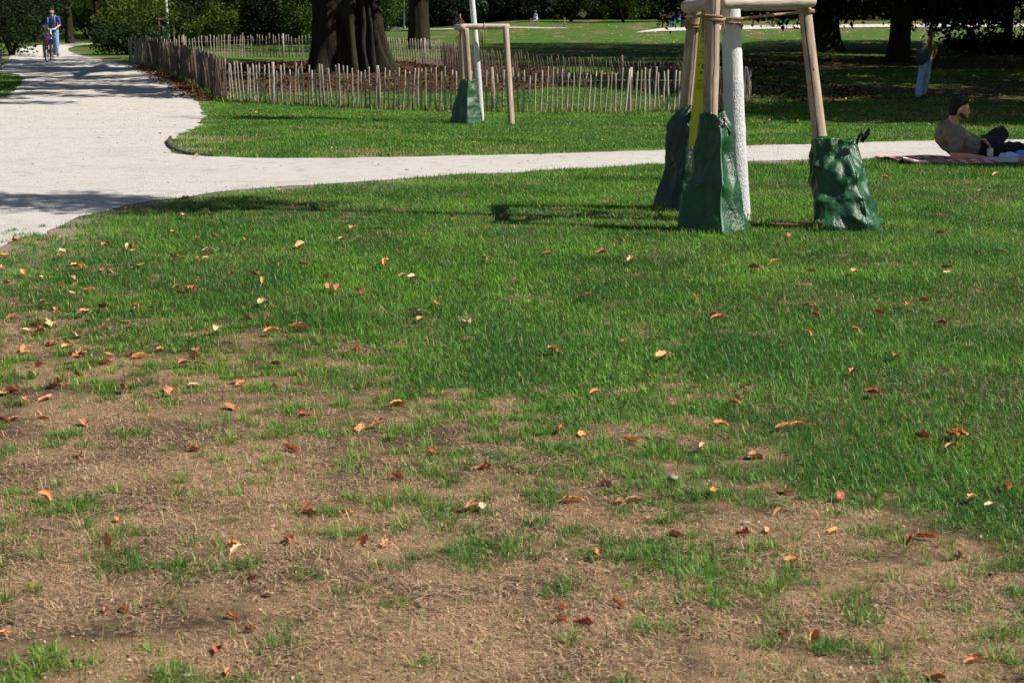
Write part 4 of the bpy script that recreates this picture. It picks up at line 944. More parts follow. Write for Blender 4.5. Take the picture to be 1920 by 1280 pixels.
# loose bits on the path
M_bit = simple('path_bits', srgb(104, 88, 70), .9, .4, 40); mb = MB(); cnt = 0; ico_b = None
while cnt < 420:
    y = random.uniform(8.5, 46)
    x = random.uniform(-.42, .40)*y
    if not bool(inpoly(np.array([x]), np.array([y]), PATH)[0]): continue
    if y < 30 and random.random() < .25 and float(path_dist(np.array([x]), np.array([y]))[0]) > .6: continue
    r = (abs(random.gauss(.001, .003))+.002)*(1+y/40); V, F = [], []
    a = random.uniform(0, 6.28); c = Vector((x, y, float(terr(x, y))+.008+.01*float(sstep(22, 30, y))+r*.3))
    el = random.choice((1, 1, 1.4, 2.2)); ph = random.uniform(0, 6)
    rg = [Vector((math.cos(k*1.047)*r*el*random.uniform(.8, 1.1), math.sin(k*1.047)*r*random.uniform(.8, 1.1), 0)) for k in range(6)]; rot = Matrix.Rotation(a, 3, 'Z')
    V = [tuple(c+rot @ (p_*1.0)+Vector((0, 0, -r*.3))) for p_ in rg]+[tuple(c+rot @ (p_*.7)+Vector((0, 0, r*.25))) for p_ in rg]
    mb.add(V, [(k, (k+1) % 6, (k+1) % 6+6, k+6) for k in range(6)]+[(6, 7, 8, 9, 10, 11)]); cnt += 1
o = mb.build('path_debris', M_bit, None); tag(o, 'scattered dark grit and small twigs on the pale path', 'debris', kind='stuff')
# far staked sapling
sl = G(317, 85); r0 = thing('young_tree', 'distant white painted sapling behind the dark palings at the left', 'tree', sl, group='young trees with white painted trunks')
MB().add(*tube([Vector((0, 0, -.05)), P(315, 50, sl.y)-sl, P(311, 2, sl.y)-sl, P(305, -60, sl.y)-sl], [.08, .075, .07, .05], 10)).build('trunk', M_white, r0)
cen = shell((-.4, 0, 5.0), (1.6, 1.3, 1.6), 40, .3); V, Q_, C_ = leaf_cloud(cen, np.full((len(cen), 3), .35), 30, .16, *MID); npmesh('crown', V, None, Q_, M_leaf, C_, r0)
r1 = thing('tree_support', 'distant dark timber frame round the far left sapling', 'tree support', sl, group='timber tripods round young trees')
for a, b in (((297, 84), (298, 38)), ((327, 84), (324, 38))): pole_obj('stake', [P(*a, sl.y)-sl, P(*b, sl.y)-sl], .07, M_paled, r1, n=8, sub=4)
pole_obj('cross_bar', [P(292, 37, sl.y)-sl, P(332, 37, sl.y)-sl], .07, M_paled, r1, n=8, sub=4)
c = P(308, 56, sl.y-.1); ms = MB().add(*box((0, 0, 0), (.16, .02, .3))); o = ms.build('notice', simple('pale_card', (.5, .5, .48, 1)), None, False); o.location = c; tag(o, 'small pale notice hung beside the distant sapling', 'notice')
M_conc = simple('concrete', srgb(150, 142, 136), .9, .25, 6, .01); M_pm = simple('grey_metal', srgb(120, 132, 132), .5, .15, 20, metal=.3)
q = G(737, 59); ms = MB().add(*box((0, 0, .12), (1.0, .5, .32))); o = ms.build('concrete_block', M_conc, None, False); o.location = q; bv = o.modifiers.new('b', 'BEVEL'); bv.width = .03; tag(o, 'low pale concrete block on the meadow edge right of the giant trunk', 'block')
for px, hgt, r_, lab in ((728, 4.5, .035, 'thin green grey pole beside the concrete block'), (758, 5, .06, 'pale pole middle of the three far poles'), (768, 5, .07, 'pale pole nearest the dark cedar trunk')):
    q = G(px, 56); root = thing('lamp_pole', lab, 'pole', q, group='thin poles at the far left of the meadow')
    MB().add(*tube([Vector((0, 0, 0)), Vector((.01, 0, hgt*.5)), Vector((0, 0, hgt))], [r_, r_*.9, r_*.7], 8)).build('shaft', M_pm, root)
    MB().add(*tube([Vector((0, 0, 0)), Vector((0, 0, .25))], [r_*1.8, r_*1.5], 8)).build('base_sleeve', M_pm, root)
    MB().add(*box((0, 0, hgt), (.3, .16, .1))).build('lamp_head', M_pm, root)
q = G(1058, 53); ms = MB().add(*tube([Vector((0, 0, -.05)), Vector((0, 0, .55))], [.05, .045], 8)); ms.add(*tube([Vector((0, 0, .52)), Vector((0, 0, .6))], [.07, .06], 8)); o = ms.build('bollard', simple('weathered_post', srgb(110, 108, 88), .9), None); o.location = q; tag(o, 'short weathered post at the far edge of the meadow', 'bollard')
q = G(1052, 53.5); ms = MB().add(*box((0, 0, .08), (.22, .2, .18))); ms.add(*box((0, 0, .185), (.25, .23, .03))); o = ms.build('box', simple('pale_box', srgb(150, 156, 170)), None, False); o.location = q; tag(o, 'small pale box at the foot of the short weathered post', 'box')
q = G(1, 133); ms = MB().add(*tube([Vector((0, 0, -.05)), Vector((.03, 0, .35)), Vector((.06, 0, .62))], [.03, .03, .03], 8)); ms.add(*ring((.06, 0, .6), .034, (0, 0, 1), .008, 10, 5)); o = ms.build('low_post', M_pm, None); o.location = q; tag(o, 'low grey metal post at the left edge under the dark bush', 'post')

# benches and trestle by the far path
M_bench = simple('bench_wood', srgb(92, 74, 60), .8, .2, 20)
def bench(lab, px, v, wdt):
    q = G(px, v); root = thing('bench', lab, 'bench', q, group='benches along the far path')
    MB().add(*box((0, 0, .45), (wdt, .42, .05))).build('seat', M_bench, root, False); MB().add(*box((0, .24, .75), (wdt, .04, .28))).build('backrest', M_bench, root, False)
    for s_ in (-1, 1):
        ms = MB(); ms.add(*tube([Vector((s_*wdt*.4, -.18, 0)), Vector((s_*wdt*.4, -.14, .43))], .03, 6)); ms.add(*tube([Vector((s_*wdt*.4, .25, 0)), Vector((s_*wdt*.4, .22, .85))], .03, 6)); ms.build('leg', M_bench, root)
    return q
bq = bench('bench with two seated people in front of the glossy green shrub', 1272, 53, 2.4)
bench('empty bench at the far path between trunk and right stake', 1430, 50.5, 1.5)
q = G(1473, 50.5); root = thing('picnic_table', 'dark picnic table with crossed legs beyond the tripod', 'picnic table', q)
MB().add(*box((0, 0, .74), (1.9, .8, .05))).build('tabletop', M_bench, root, False)
for s_ in (-1, 1):
    MB().add(*box((0, s_*.7, .44), (1.9, .26, .045))).build('seat', M_bench, root, False)
    for s2 in (-1, 1): MB().add(*tube([Vector((s_*.62-.22*s2, -.3*s2, 0)), Vector((s_*.62+.22*s2, .25*s2, .72))], .035, 6)).build('leg', M_bench, root)
#SECTION4
# ============================================================ people
_ico = {}
def ico(sub=2):
    if sub not in _ico:
        import bmesh
        b = bmesh.new(); bmesh.ops.create_icosphere(b, subdivisions=sub, radius=1); _ico[sub] = (np.array([v.co[:] for v in b.verts]), [tuple(v.index for v in f.verts) for f in b.faces]); b.free()
    return _ico[sub]
def body(name, caps, ells, m, parent, vox=.012, smooth=6, cut=None):
    "one continuous skin over tapering limbs (caps: p0, r0, p1, r1) and ellipsoids (centre, radii[, rotation])"
    v0, f0 = ico(2); mb = MB()
    for p0, r0, p1, r1 in caps:
        p0, p1 = Vector(p0), Vector(p1); n = max(2, int(math.ceil((p1-p0).length/(min(r0, r1)*.28))))
        for i in range(n+1): t_ = i/n; mb.add(v0*(r0+(r1-r0)*t_)+np.array(p0.lerp(p1, t_)), f0)
    for e in ells:
        v = v0*np.array(e[1]); 
        if len(e) > 2: v = v @ np.array(e[2].to_matrix() if hasattr(e[2], 'to_matrix') else e[2]).T
        mb.add(v+np.array(e[0]), f0)
    me = bpy.data.meshes.new('tmp'); me.from_pydata(np.concatenate(mb.v).tolist(), [], mb.f); o = bpy.data.objects.new('tmp', me); COL.objects.link(o)
    r_ = o.modifiers.new('r', 'REMESH'); r_.mode = 'VOXEL'; r_.voxel_size = vox
    s_ = o.modifiers.new('s', 'SMOOTH'); s_.factor = .5; s_.iterations = smooth
    dg = bpy.context.evaluated_depsgraph_get(); me2 = bpy.data.meshes.new_from_object(o.evaluated_get(dg)); me2.name = name
    bpy.data.objects.remove(o); 
    me2.materials.clear()
    if name in ('t_shirt', 'jeans', 'trousers', 'top', 'jacket', 'shorts', 'pack'):
        nv_ = len(me2.vertices); co_ = np.empty(nv_*3); me2.vertices.foreach_get('co', co_); co_ = co_.reshape(-1, 3); no_ = np.empty(nv_*3); me2.vertices.foreach_get('normal', no_); no_ = no_.reshape(-1, 3)
        rg_ = np.abs(fbm(co_[:, 0]*9+co_[:, 2]*7, co_[:, 1]*9, co_[:, 2]*12-co_[:, 0]*5, 31, 2)-.5); co_ = co_+no_*np.clip((.09-rg_)*.16, -.002, .015)[:, None]; me2.vertices.foreach_set('co', co_.ravel())
    return link(name, me2, m, parent, True)
def hand(p, fdir, palm, side, s=1.0, curl=.6):
    "palm and five bent fingers; fdir: where the fingers point, palm: palm normal, side: towards the thumb"
    p = Vector(p); f = Vector(fdir).normalized(); n = Vector(palm).normalized(); t_ = Vector(side).normalized(); caps = []
    for k, (o_, L) in enumerate(((.026, .072), (.009, .080), (-.009, .074), (-.026, .058))):
        a = p+f*.05*s+t_*o_*s; d1 = (f*math.cos(curl*.5)+n*math.sin(curl*.5)); d2 = (f*math.cos(curl*1.4)+n*math.sin(curl*1.4)); b = a+d1*L*.5*s; c = b+d2*L*.5*s
        caps += [(p+t_*o_*.7*s, .013*s, a, .011*s), (a, .0095*s, b, .009*s), (b, .009*s, c, .0075*s)]
    b = p+t_*.045*s+f*.035*s+n*.01*s; c = b+(f*.8+t_*.3+n*.4).normalized()*.032*s; caps += [(p+f*.005*s, .014*s, b, .0115*s), (b, .0105*s, c, .009*s)]
    return caps
M_skin = simple('skin', srgb(214, 146, 118), .5, .06, 8); M_skin.node_tree.nodes['Principled BSDF'].inputs['Subsurface Weight'].default_value = .08
M_skin2 = simple('muted_skin', srgb(196, 148, 122), .5, .06, 8)  # less saturated skin tone for the farther figures
def cloth(name, c, bump=.01, sc=14): return simple(name, c, .9, .12, sc, bump)
M_hair = simple('dark_hair', srgb(30, 19, 15), .85, .4, 90, .0015); M_hairb = simple('black_hair', srgb(14, 12, 11), .7, .3, 60)
M_beard = simple('beard_hair', srgb(74, 48, 36), .8, .35, 90, .002); M_eye = simple('eye_dark', srgb(26, 18, 16), .3, .1, 20); M_lip = simple('lips', srgb(164, 96, 84), .5, .1, 20)
# ---- the reclining man
q = G(1777, 301); man = thing('person', 'bearded man in taupe t-shirt and black trousers reclining on his elbow on the picnic blanket', 'person', q); man.scale = (1.06, 1.06, 1.08)
sh = .42
caps = [((.055, .02, .455), .054, (.02, .01, .335), .058), ((.02, .01, .335), .06, (.0, .03, .28), .09),
 ((.035, -.14, .275), .056, (.01, -.165, .055), .040), ((.01, -.165, .052), .042, (.13, -.18, .048), .037), ((.13, -.18, .048), .037, (.30, -.19, .036), .025),
 ((.06, .17, .31), .054, (.20, .19, .255), .043), ((.20, .19, .25), .040, (.30, .03, .215), .030), ((.30, .03, .215), .029, (.345, -.04, .195), .025)]
caps += hand((.325, -.19, .034), (1, .05, 0), (0, .1, -1), (0, 1, .2), 1.0, .35)
caps += hand((.355, -.065, .185), (.55, -.5, -.75), (-.7, -.3, -.3), (-.4, -.5, .6), 1.0, .8)
caps += [((.0, .03, .28), .08, (.33, .05, .12), .08), ((.42, -.02, .10), .06, (1.02, .0, .055), .045), ((.33, .05, .12), .08, (.42, -.02, .1), .06), ((1.02, .0, .055), .045, (1.14, -.01, .05), .038)]
ells = [((.085, .0, .515), (.096, .076, .093)), ((.112, .0, .465), (.066, .060, .070)), ((.130, .0, .430), (.046, .046, .036)), ((.172, 0, .482), (.020, .017, .028)), ((.187, 0, .470), (.016, .014, .013)), ((.165, 0, .515), (.018, .045, .012)),
 ((.160, 0, .437), (.016, .028, .010)), ((.060, -.078, .480), (.020, .010, .032), Matrix.Rotation(.25, 3, 'Y')), ((.060, .078, .480), (.020, .010, .032), Matrix.Rotation(.25, 3, 'Y'))]
bd = body('body', caps, ells, M_skin, man, .0075, 3)
body('hair', [((.115, 0, .585), .03, (.15, .0, .572), .022)], [((.072+.075*math.cos(a_)*math.cos(b_), .062*math.sin(a_)*math.cos(b_), .540+.066*math.sin(b_)), (.026, .022, .020)) for a_, b_ in [(random.uniform(0, 6.28), random.uniform(.1, 1.5)) for _ in range(34)] if not (math.cos(a_) > .6 and b_ < .5)]+[((.070, 0, .544), (.096, .079, .068)), ((.022, .0, .505), (.060, .078, .076)), ((.120, 0, .578), (.056, .066, .032), Matrix.Rotation(.35, 3, 'Y')), ((.052, 0, .515), (.036, .083, .05)), ((.150, 0, .578), (.022, .05, .022))], M_hair, man, .009, 2)
body('beard', [((.075, -.060, .462), .015, (.125, -.042, .425), .022), ((.075, .060, .462), .015, (.125, .042, .425), .022), ((.165, -.022, .452), .007, (.165, .022, .452), .007)], [((.140, 0, .420), (.036, .040, .022))], M_beard, man, .007, 2)
for s_ in (-1, 1): body('eye', [], [((.160, .030*s_, .494), (.010, .013, .007))], M_eye, man, .003, 0)
for s_ in (-1, 1): body('eyebrow', [((.170, .012*s_, .512), .005, (.158, .045*s_, .513), .004)], [], M_hair, man, .003, 0)
M_tee = cloth('taupe_cotton', srgb(128, 118, 104), .03, 9)
body('t_shirt', [((.0, .02, .315), .085, (-.01, .03, .245), .125), ((-.01, .03, .26), .128, (.06, .04, .19), .135), ((.06, .04, .19), .135, (.22, .05, .135), .125), ((.22, .05, .135), .122, (.33, .05, .125), .118),
 ((-.01, -.08, .285), .085, (.035, -.14, .262), .076), ((.035, -.14, .265), .074, (.018, -.160, .125), .062), ((.01, .12, .315), .075, (.06, .17, .305), .07), ((.06, .17, .305), .066, (.15, .185, .275), .058)], [((-.035, .05, .275), (.09, .15, .10), Matrix.Rotation(-.5, 3, 'Y'))], M_tee, man, .012, 5)
M_trs = cloth('black_trousers', srgb(26, 26, 30), .015, 12)
body('trousers', [((.32, .05, .12), .125, (.42, .05, .12), .125), ((.42, .12, .15), .095, (.60, .24, .24), .082), ((.60, .24, .235), .08, (.47, .38, .08), .058), ((.42, -.02, .10), .09, (.74, -.03, .105), .072), ((.74, -.03, .10), .068, (1.04, .0, .06), .05), ((.47, .38, .08), .055, (.40, .36, .06), .05)], [], M_trs, man, .013, 4)
body('shoe', [((1.12, -.01, .05), .045, (1.20, -.03, .13), .036)], [], M_eye, man, .012, 2)
body('watch', [], [((.325, -.012, .203), (.032, .032, .020), Vector((1, 1, .2)).to_track_quat('Z', 'X'))], M_eye, man, .005, 1)
can = thing('drink_can', 'white and silver drink can under the reclining man\'s hand', 'can', q+Vector((.395, -.155, .02)))
MB().add(*tube([Vector((0, 0, 0)), Vector((0, 0, .006)), Vector((0, 0, .108)), Vector((0, 0, .118))], [.027, .033, .033, .027], 18)).build('can_body', simple('can_white', (.62, .62, .62, 1), .35), can)
MB().add(*tube([Vector((0, 0, .1185)), Vector((0, 0, .124))], [.027, .0285], 18)).build('can_lid', simple('can_metal', (.45, .45, .47, 1), .25, metal=.9), can)
# ---- picnic blanket and what lies on it
t = NT('red_gingham'); co = t.coord('Object', (1, 1, 1)); sx = t.n('SeparateXYZ', {0: co})
def chk(a): return t.math('GREATER_THAN', t.math('FRACT', t.math('MULTIPLY', a, 9.0)), .5)
s1 = t.math('ADD', chk(sx.outputs[0]), chk(sx.outputs[1])); cc_ = t.ramp(t.math('MULTIPLY', s1, .5), [(.2, srgb(236, 226, 220)), (.5, srgb(222, 130, 128)), (.9, srgb(186, 58, 62))])
t.P(Base_Color=cc_, Roughness=.9); M_ging = t.m
bq_ = onground(4.0, 14.62); root = thing('picnic_blanket', 'red and white gingham blanket with black underside under the reclining man', 'blanket', bq_)
nx_, ny_ = 44, 20; V = []; F = []
for zt in (0, 1):
    for j in range(ny_+1):
        for i in range(nx_+1):
            x = 2.6*i/nx_; y = 1.0*j/ny_; xx = x+.05*math.sin(y*5); z = .022+.012*math.sin(x*9+y*3)+.010*math.sin(y*13+x*5)+.055*math.exp(-(x*x)/.01)*math.exp(-((y-.0)**2)/.05)
            z = max(z, .012)-(0 if zt else .008); g_ = float(terr(bq_.x+xx, bq_.y+y))-bq_.z; V.append((xx, y, z+g_))
a_ = (nx_+1)*(ny_+1)
def grid_f(o_, flip):
    r = []
    for j in range(ny_):
        for i in range(nx_):
            a = o_+j*(nx_+1)+i; q4 = (a, a+1, a+nx_+2, a+nx_+1); r.append(q4[::-1] if flip else q4)
    return r
MB().add(V[a_:], grid_f(0, False)).build('cloth_top', M_ging, root)
MB().add([(v[0], v[1]-.004, v[2]-.002) for v in V[:a_]], grid_f(0, True)).build('backing', M_eye, root)
V3 = []; F3 = []
for i in range(nx_+1): a = V[a_+i]; V3 += [(a[0], a[1]-.012, a[2]+.002), (a[0], a[1]-.016, max(a[2]-.03, .0)), (a[0], a[1]+.004, a[2]+.002)]
for i in range(nx_): F3 += [(i*3, i*3+1, i*3+4, i*3+3), (i*3+2, i*3, i*3+3, i*3+5)]
MB().add(V3, F3).build('hem', M_eye, root)
bx = P(1887, 303, 14.68); bxo = onground(bx.x, bx.y, .035); root = thing('food_box', 'low pale plastic box on the picnic blanket by the right edge', 'box', bxo)
ms = MB()
for c_, s_ in (((0, -.06, .022), (.2, .004, .044)), ((0, .06, .022), (.2, .004, .044)), ((-.098, 0, .022), (.004, .116, .044)), ((.098, 0, .022), (.004, .116, .044)), ((0, 0, .002), (.196, .116, .004))): ms.add(*box(c_, s_))
M_plast = simple('pale_plastic', srgb(190, 190, 200), .3, .1, 20); ms.build('tray', M_plast, root, False); MB().add(*box((0, 0, .046), (.208, .128, .004))).build('rim', M_plast, root, False)
def crumpled(name, label, cat, c, r, m, seed):
    v0, f0 = ico(4) if False else ico(3); v = v0.copy(); d = 1+.45*(fbm(v[:, 0]*2.6+seed, v[:, 1]*2.6, v[:, 2]*2.6, seed, 3)-.5)*2
    v = v*d[:, None]*np.array(r); v[:, 2] = np.maximum(v[:, 2], -r[2]*.5)
    o = MB().add(v, f0).build(name, m, None, False); o.location = c; tag(o, label, cat); return o
c = P(1893, 294, 14.85); crumpled('plastic_bag', 'crumpled pale blue plastic bag behind the food box', 'bag', onground(c.x, c.y, .06), (.12, .07, .06), simple('thin_plastic', srgb(176, 196, 226), .35, .1, 20), 3)
c = P(1868, 298, 14.9); crumpled('napkin', 'flattened pale napkin between trousers and food box', 'napkin', onground(c.x, c.y, .04), (.13, .06, .022), simple('napkin_paper', srgb(180, 188, 208), .8, .1, 20), 5)
c = P(1924, 292, 14.85); crumpled('blue_cloth', 'light blue cloth heaped at the right edge of the picnic blanket', 'cloth', onground(c.x, c.y, .07), (.14, .08, .07), cloth('blue_cotton', srgb(110, 156, 226)), 7)
c = P(1916, 303, 14.7); o = onground(c.x, c.y, .05); root = thing('carton', 'small pink and teal carton beside the food box', 'carton', o); MB().add(*box((-.03, 0, .015), (.06, .07, .05))).build('pink_panel', simple('pink_card', srgb(214, 130, 140)), root, False); MB().add(*box((.03, 0, .015), (.058, .068, .048))).build('teal_panel', simple('teal_card', srgb(60, 160, 180)), root, False)

# ---- the walking woman
q = G(1727, 184); wo = thing('person', 'woman with dark ponytail, olive top and blue jeans walking away under the black conifers', 'person', q)
caps = [((.135, .0, 1.42), .045, (.125, 0, 1.30), .05), ((.24, .0, 1.27), .042, (.285, .03, 1.03), .034), ((.285, .03, 1.03), .033, (.25, .13, .88), .024), ((.0, .02, 1.27), .042, (-.04, .12, 1.05), .034), ((-.04, .12, 1.05), .033, (.02, .22, .96), .024),
 ((.125, .0, 1.28), .07, (.10, 0, 1.0), .085), ((.10, 0, 1.0), .085, (.08, 0, .9), .08), ((.02, 0, .9), .06, (-.04, 0, .5), .05), ((-.04, 0, .5), .05, (-.085, -.06, .1), .04), ((.13, 0, .9), .06, (.125, .06, .5), .05), ((.125, .06, .5), .05, (.085, .14, .12), .04), ((-.085, -.06, .06), .035, (-.08, .06, .035), .03), ((.085, .13, .08), .035, (.09, .22, .035), .03)]
caps += hand((.25, .14, .87), (0, .4, -1), (-1, 0, 0), (0, 1, .2), .9)+hand((.03, .23, .955), (.4, .8, .3), (0, 0, -1), (1, 0, 0), .9)
body('body', caps, [((.145, .015, 1.47), (.078, .09, .105)), ((.155, .105, 1.455), (.014, .018, .02))], M_skin, wo, .011, 3)
body('hair', [((.140, -.08, 1.50), .05, (.135, -.12, 1.38), .035), ((.135, -.12, 1.38), .034, (.13, -.12, 1.14), .016)], [((.143, -.012, 1.495), (.09, .098, .10))], M_hairb, wo, .012, 3)
body('top', [((.03, 0, 1.24), .075, (.21, 0, 1.24), .075), ((.125, 0, 1.22), .125, (.10, 0, 1.0), .115), ((.10, 0, 1.0), .115, (.08, 0, .93), .118), ((.23, 0, 1.26), .056, (.28, .03, 1.06), .048), ((.01, .02, 1.26), .056, (-.035, .11, 1.07), .048)], [], cloth('olive_cotton', srgb(112, 112, 58)), wo, .014, 4)
body('jeans', [((.04, 0, .92), .10, (.11, 0, .92), .10), ((.02, 0, .88), .092, (-.04, .0, .5), .076), ((-.04, 0, .5), .076, (-.085, -.06, .09), .076), ((.12, 0, .88), .092, (.125, .06, .5), .072), ((.125, .06, .5), .072, (.085, .14, .12), .072)], [], cloth('blue_denim', srgb(150, 182, 218), .03, 9), wo, .014, 4)
body('shoe', [((-.08, -.07, .045), .045, (-.08, .08, .04), .038)], [], simple('brown_shoe', srgb(90, 64, 54)), wo, .012, 2); body('shoe', [((.085, .13, .07), .042, (.09, .24, .04), .036)], [], bpy.data.materials['brown_shoe'], wo, .012, 2)
bp = thing('backpack', 'large grey green backpack on the walking woman\'s left shoulder', 'backpack', q)
body('pack', [((-.06, -.15, 1.24), .10, (-.09, -.17, .9), .14)], [((-.085, -.19, 1.0), (.15, .12, .2))], cloth('pack_cloth', srgb(58, 70, 62)), bp, .015, 3)
body('pocket', [], [((-.09, -.30, .93), (.10, .035, .10))], bpy.data.materials['pack_cloth'], bp, .01, 2)
MB().add(*strip([Vector((.0, -.09, 1.2)), Vector((.02, .0, 1.345)), Vector((.03, .10, 1.24)), Vector((0, .1, 1.1))], .05, .01, (1, 0, 0))).build('strap', M_strap, bp)

# ---- adult with the scooter
q = G(104, 107.5); ad = thing('person', 'bearded adult in navy t-shirt and light jeans riding a kick scooter on the path', 'person', q)
caps = [((-.03, -.05, 1.56), .055, (-.03, -.02, 1.44), .06), ((-.03, 0, 1.42), .09, (-.0, 0, 1.05), .12), ((-.22, 0, 1.41), .05, (-.27, -.06, 1.14), .04), ((-.27, -.06, 1.14), .038, (-.09, -.30, 1.0), .028), ((.17, 0, 1.41), .05, (.26, -.06, 1.15), .04), ((.26, -.06, 1.15), .038, (.11, -.30, 1.0), .028),
 ((-.08, 0, .95), .085, (-.09, -.04, .52), .06), ((-.09, -.04, .52), .06, (-.05, .1, .16), .04), ((.08, 0, .95), .085, (.1, -.06, .52), .06), ((.1, -.06, .52), .06, (.07, -.02, .16), .04)]
caps += hand((-.10, -.31, 1.0), (.7, -.5, 0), (0, 0, -1), (0, -1, 0), 1, 1.2)+hand((.11, -.31, 1.0), (-.7, -.5, 0), (0, 0, -1), (0, -1, 0), 1, 1.2)
body('body', caps, [((-.02, -.06, 1.64), (.078, .095, .105)), ((-.02, -.085, 1.59), (.055, .06, .06)), ((-.02, -.16, 1.63), (.014, .018, .022)), ((-.1, -.05, 1.63), (.012, .02, .03)), ((.06, -.05, 1.63), (.012, .02, .03))], M_skin2, ad, .013, 3)
body('hair', [], [((-.025, -.055, 1.705), (.094, .104, .078)), ((-.035, .02, 1.64), (.08, .06, .09))], M_hair, ad, .013, 2); body('beard', [], [((-.02, -.115, 1.56), (.052, .045, .035))], M_beard, ad, .01, 1)
for s_ in (-1, 1): body('eye', [], [((-.02+.032*s_, -.147, 1.655), (.008, .006, .005))], M_eye, ad, .003, 0)
body('t_shirt', [((-.19, 0, 1.40), .08, (.14, 0, 1.40), .08), ((-.03, 0, 1.36), .155, (.0, 0, 1.05), .145), ((0, 0, 1.05), .145, (0, 0, .96), .14), ((-.22, 0, 1.40), .07, (-.265, -.05, 1.2), .06), ((.17, 0, 1.40), .07, (.25, -.05, 1.2), .06)], [], cloth('navy_cotton', srgb(34, 62, 122)), ad, .016, 4)
body('jeans', [((-.06, 0, .95), .115, (.06, 0, .95), .115), ((-.08, 0, .92), .105, (-.09, -.04, .52), .08), ((-.09, -.04, .52), .08, (-.05, .1, .18), .068), ((.08, 0, .92), .105, (.1, -.06, .52), .08), ((.1, -.06, .52), .08, (.07, -.02, .18), .068)], [], cloth('light_denim', srgb(116, 152, 190)), ad, .016, 4)
body('shoe', [((-.05, .1, .13), .045, (-.05, -.06, .12), .04)], [], simple('grey_shoe', srgb(90, 96, 104)), ad, .014, 2); body('shoe', [((.07, .0, .13), .045, (.07, -.16, .12), .04)], [], bpy.data.materials['grey_shoe'], ad, .014, 2)
bp = thing('backpack', 'grey backpack with pale shoulder straps on the scooter rider\'s back', 'backpack', q); body('pack', [((-.03, .2, 1.4), .12, (-.01, .2, 1.1), .14)], [], cloth('grey_cloth', srgb(120, 126, 138)), bp, .018, 3)
for s_ in (-1, 1): MB().add(*strip([Vector((-.03+.12*s_, .1, 1.42)), Vector((-.03+.12*s_, .0, 1.505)), Vector((-.03+.12*s_, -.12, 1.43)), Vector((-.03+.12*s_, -.165, 1.3)), Vector((-.02+.14*s_, -.13, 1.15))], .05, .012, (1, 0, 0))).build('strap', bpy.data.materials['grey_cloth'], bp)
M_alu = simple('white_metal', (.62, .64, .66, 1), .35, .05, 10, metal=.3); M_rub = simple('black_rubber', srgb(26, 25, 25), .7, .2, 40)
sc = thing('kick_scooter', 'white kick scooter held by the adult in the navy t-shirt', 'scooter', q)
MB().add(*tube([Vector((0, -.37, 1.0)), Vector((.04, -.46, .14))], [.024, .03], 10)).build('stem', M_alu, sc)
MB().add(*tube([Vector((-.2, -.37, 1.0)), Vector((.2, -.37, 1.0))], .018, 8)).build('handlebar', M_alu, sc)
MB().add(*box((.02, -.08, .09), (.14, .62, .03))).build('deck', M_rub, sc, False)
for y in (-.48, .3):
    ms = MB(); ms.add(*ring((.04 if y < 0 else 0, y, .09), .075, (1, .05, 0), .02, 20, 8)); wv = ms.build('wheel', M_rub, sc)
    MB().add(*tube([Vector((.02 if y < 0 else -.02, y, .09)), Vector((.06 if y < 0 else .02, y, .09))], .035, 10)).build('hub', M_alu, wv)

# ---- child on the bicycle
q = G(94, 117); ch = thing('person', 'child in white helmet, pink and white top and blue shorts riding toward the camera', 'person', q)
caps = [((-.09, .10, 1.08), .04, (-.08, .12, .98), .045), ((-.08, .12, .96), .07, (-.06, .2, .66), .08), ((-.19, .1, .95), .034, (-.30, -.02, .86), .028), ((-.30, -.02, .86), .028, (-.27, -.20, .77), .02), ((.02, .1, .95), .034, (.12, -.02, .84), .028), ((.12, -.02, .84), .028, (.20, -.20, .77), .02),
 ((-.12, .15, .66), .06, (-.17, -.05, .52), .045), ((-.17, -.05, .52), .045, (-.19, .02, .22), .032), ((.0, .15, .66), .06, (.08, -.1, .60), .045), ((.08, -.1, .6), .045, (.08, .0, .34), .032)]
caps += hand((-.27, -.21, .77), (-.2, -1, 0), (0, 0, -1), (1, 0, 0), .75, 1.3)+hand((.2, -.21, .77), (.2, -1, 0), (0, 0, -1), (-1, 0, 0), .75, 1.3)
body('body', caps, [((-.09, .07, 1.13), (.07, .08, .09)), ((-.09, .045, 1.10), (.05, .05, .05)), ((-.09, -.012, 1.115), (.011, .013, .014))], M_skin2, ch, .011, 3)
for s_ in (-1, 1): body('eye', [], [((-.09+.026*s_, .002, 1.135), (.010, .006, .007))], M_eye, ch, .004, 0)
body('hair', [], [((-.09, .11, 1.08), (.07, .05, .07))], M_hair, ch, .012, 2)
body('top', [((-.16, .12, .94), .06, (-.01, .12, .94), .06), ((-.08, .13, .93), .10, (-.06, .2, .70), .10)], [], (lambda t: (t.P(Base_Color=t.ramp(t.noise(t.coord(), 13, 2, .5), [(.48, srgb(236, 226, 232)), (.56, srgb(214, 96, 140))]), Roughness=.9)))(NT('pink_print')), ch, .014, 3)
body('shorts', [((-.11, .17, .68), .095, (-.0, .17, .68), .095), ((-.12, .15, .66), .08, (-.155, .0, .56), .068), ((.0, .15, .66), .08, (.06, -.03, .62), .068)], [], cloth('blue_shorts', srgb(70, 104, 176)), ch, .014, 3)
for a, b in (((-.19, .05, .2), (-.19, -.08, .17)), ((.08, .03, .32), (.08, -.1, .29))): body('shoe', [(a, .035, b, .03)], [], simple('pink_shoe', srgb(226, 170, 186)), ch, .011, 2)
body('wrist_guard', [((-.29, -.10, .82), .034, (-.275, -.17, .79), .032)], [], cloth('guard_blue', srgb(30, 92, 150)), ch, .011, 2)
hm = thing('helmet', 'white cycle helmet with small dark vents worn by the child', 'helmet', q); body('helmet_shell', [], [((-.09, .08, 1.175), (.095, .115, .075))], simple('helmet_white', (.72, .68, .68, 1), .3, .05, 10), hm, .011, 2)
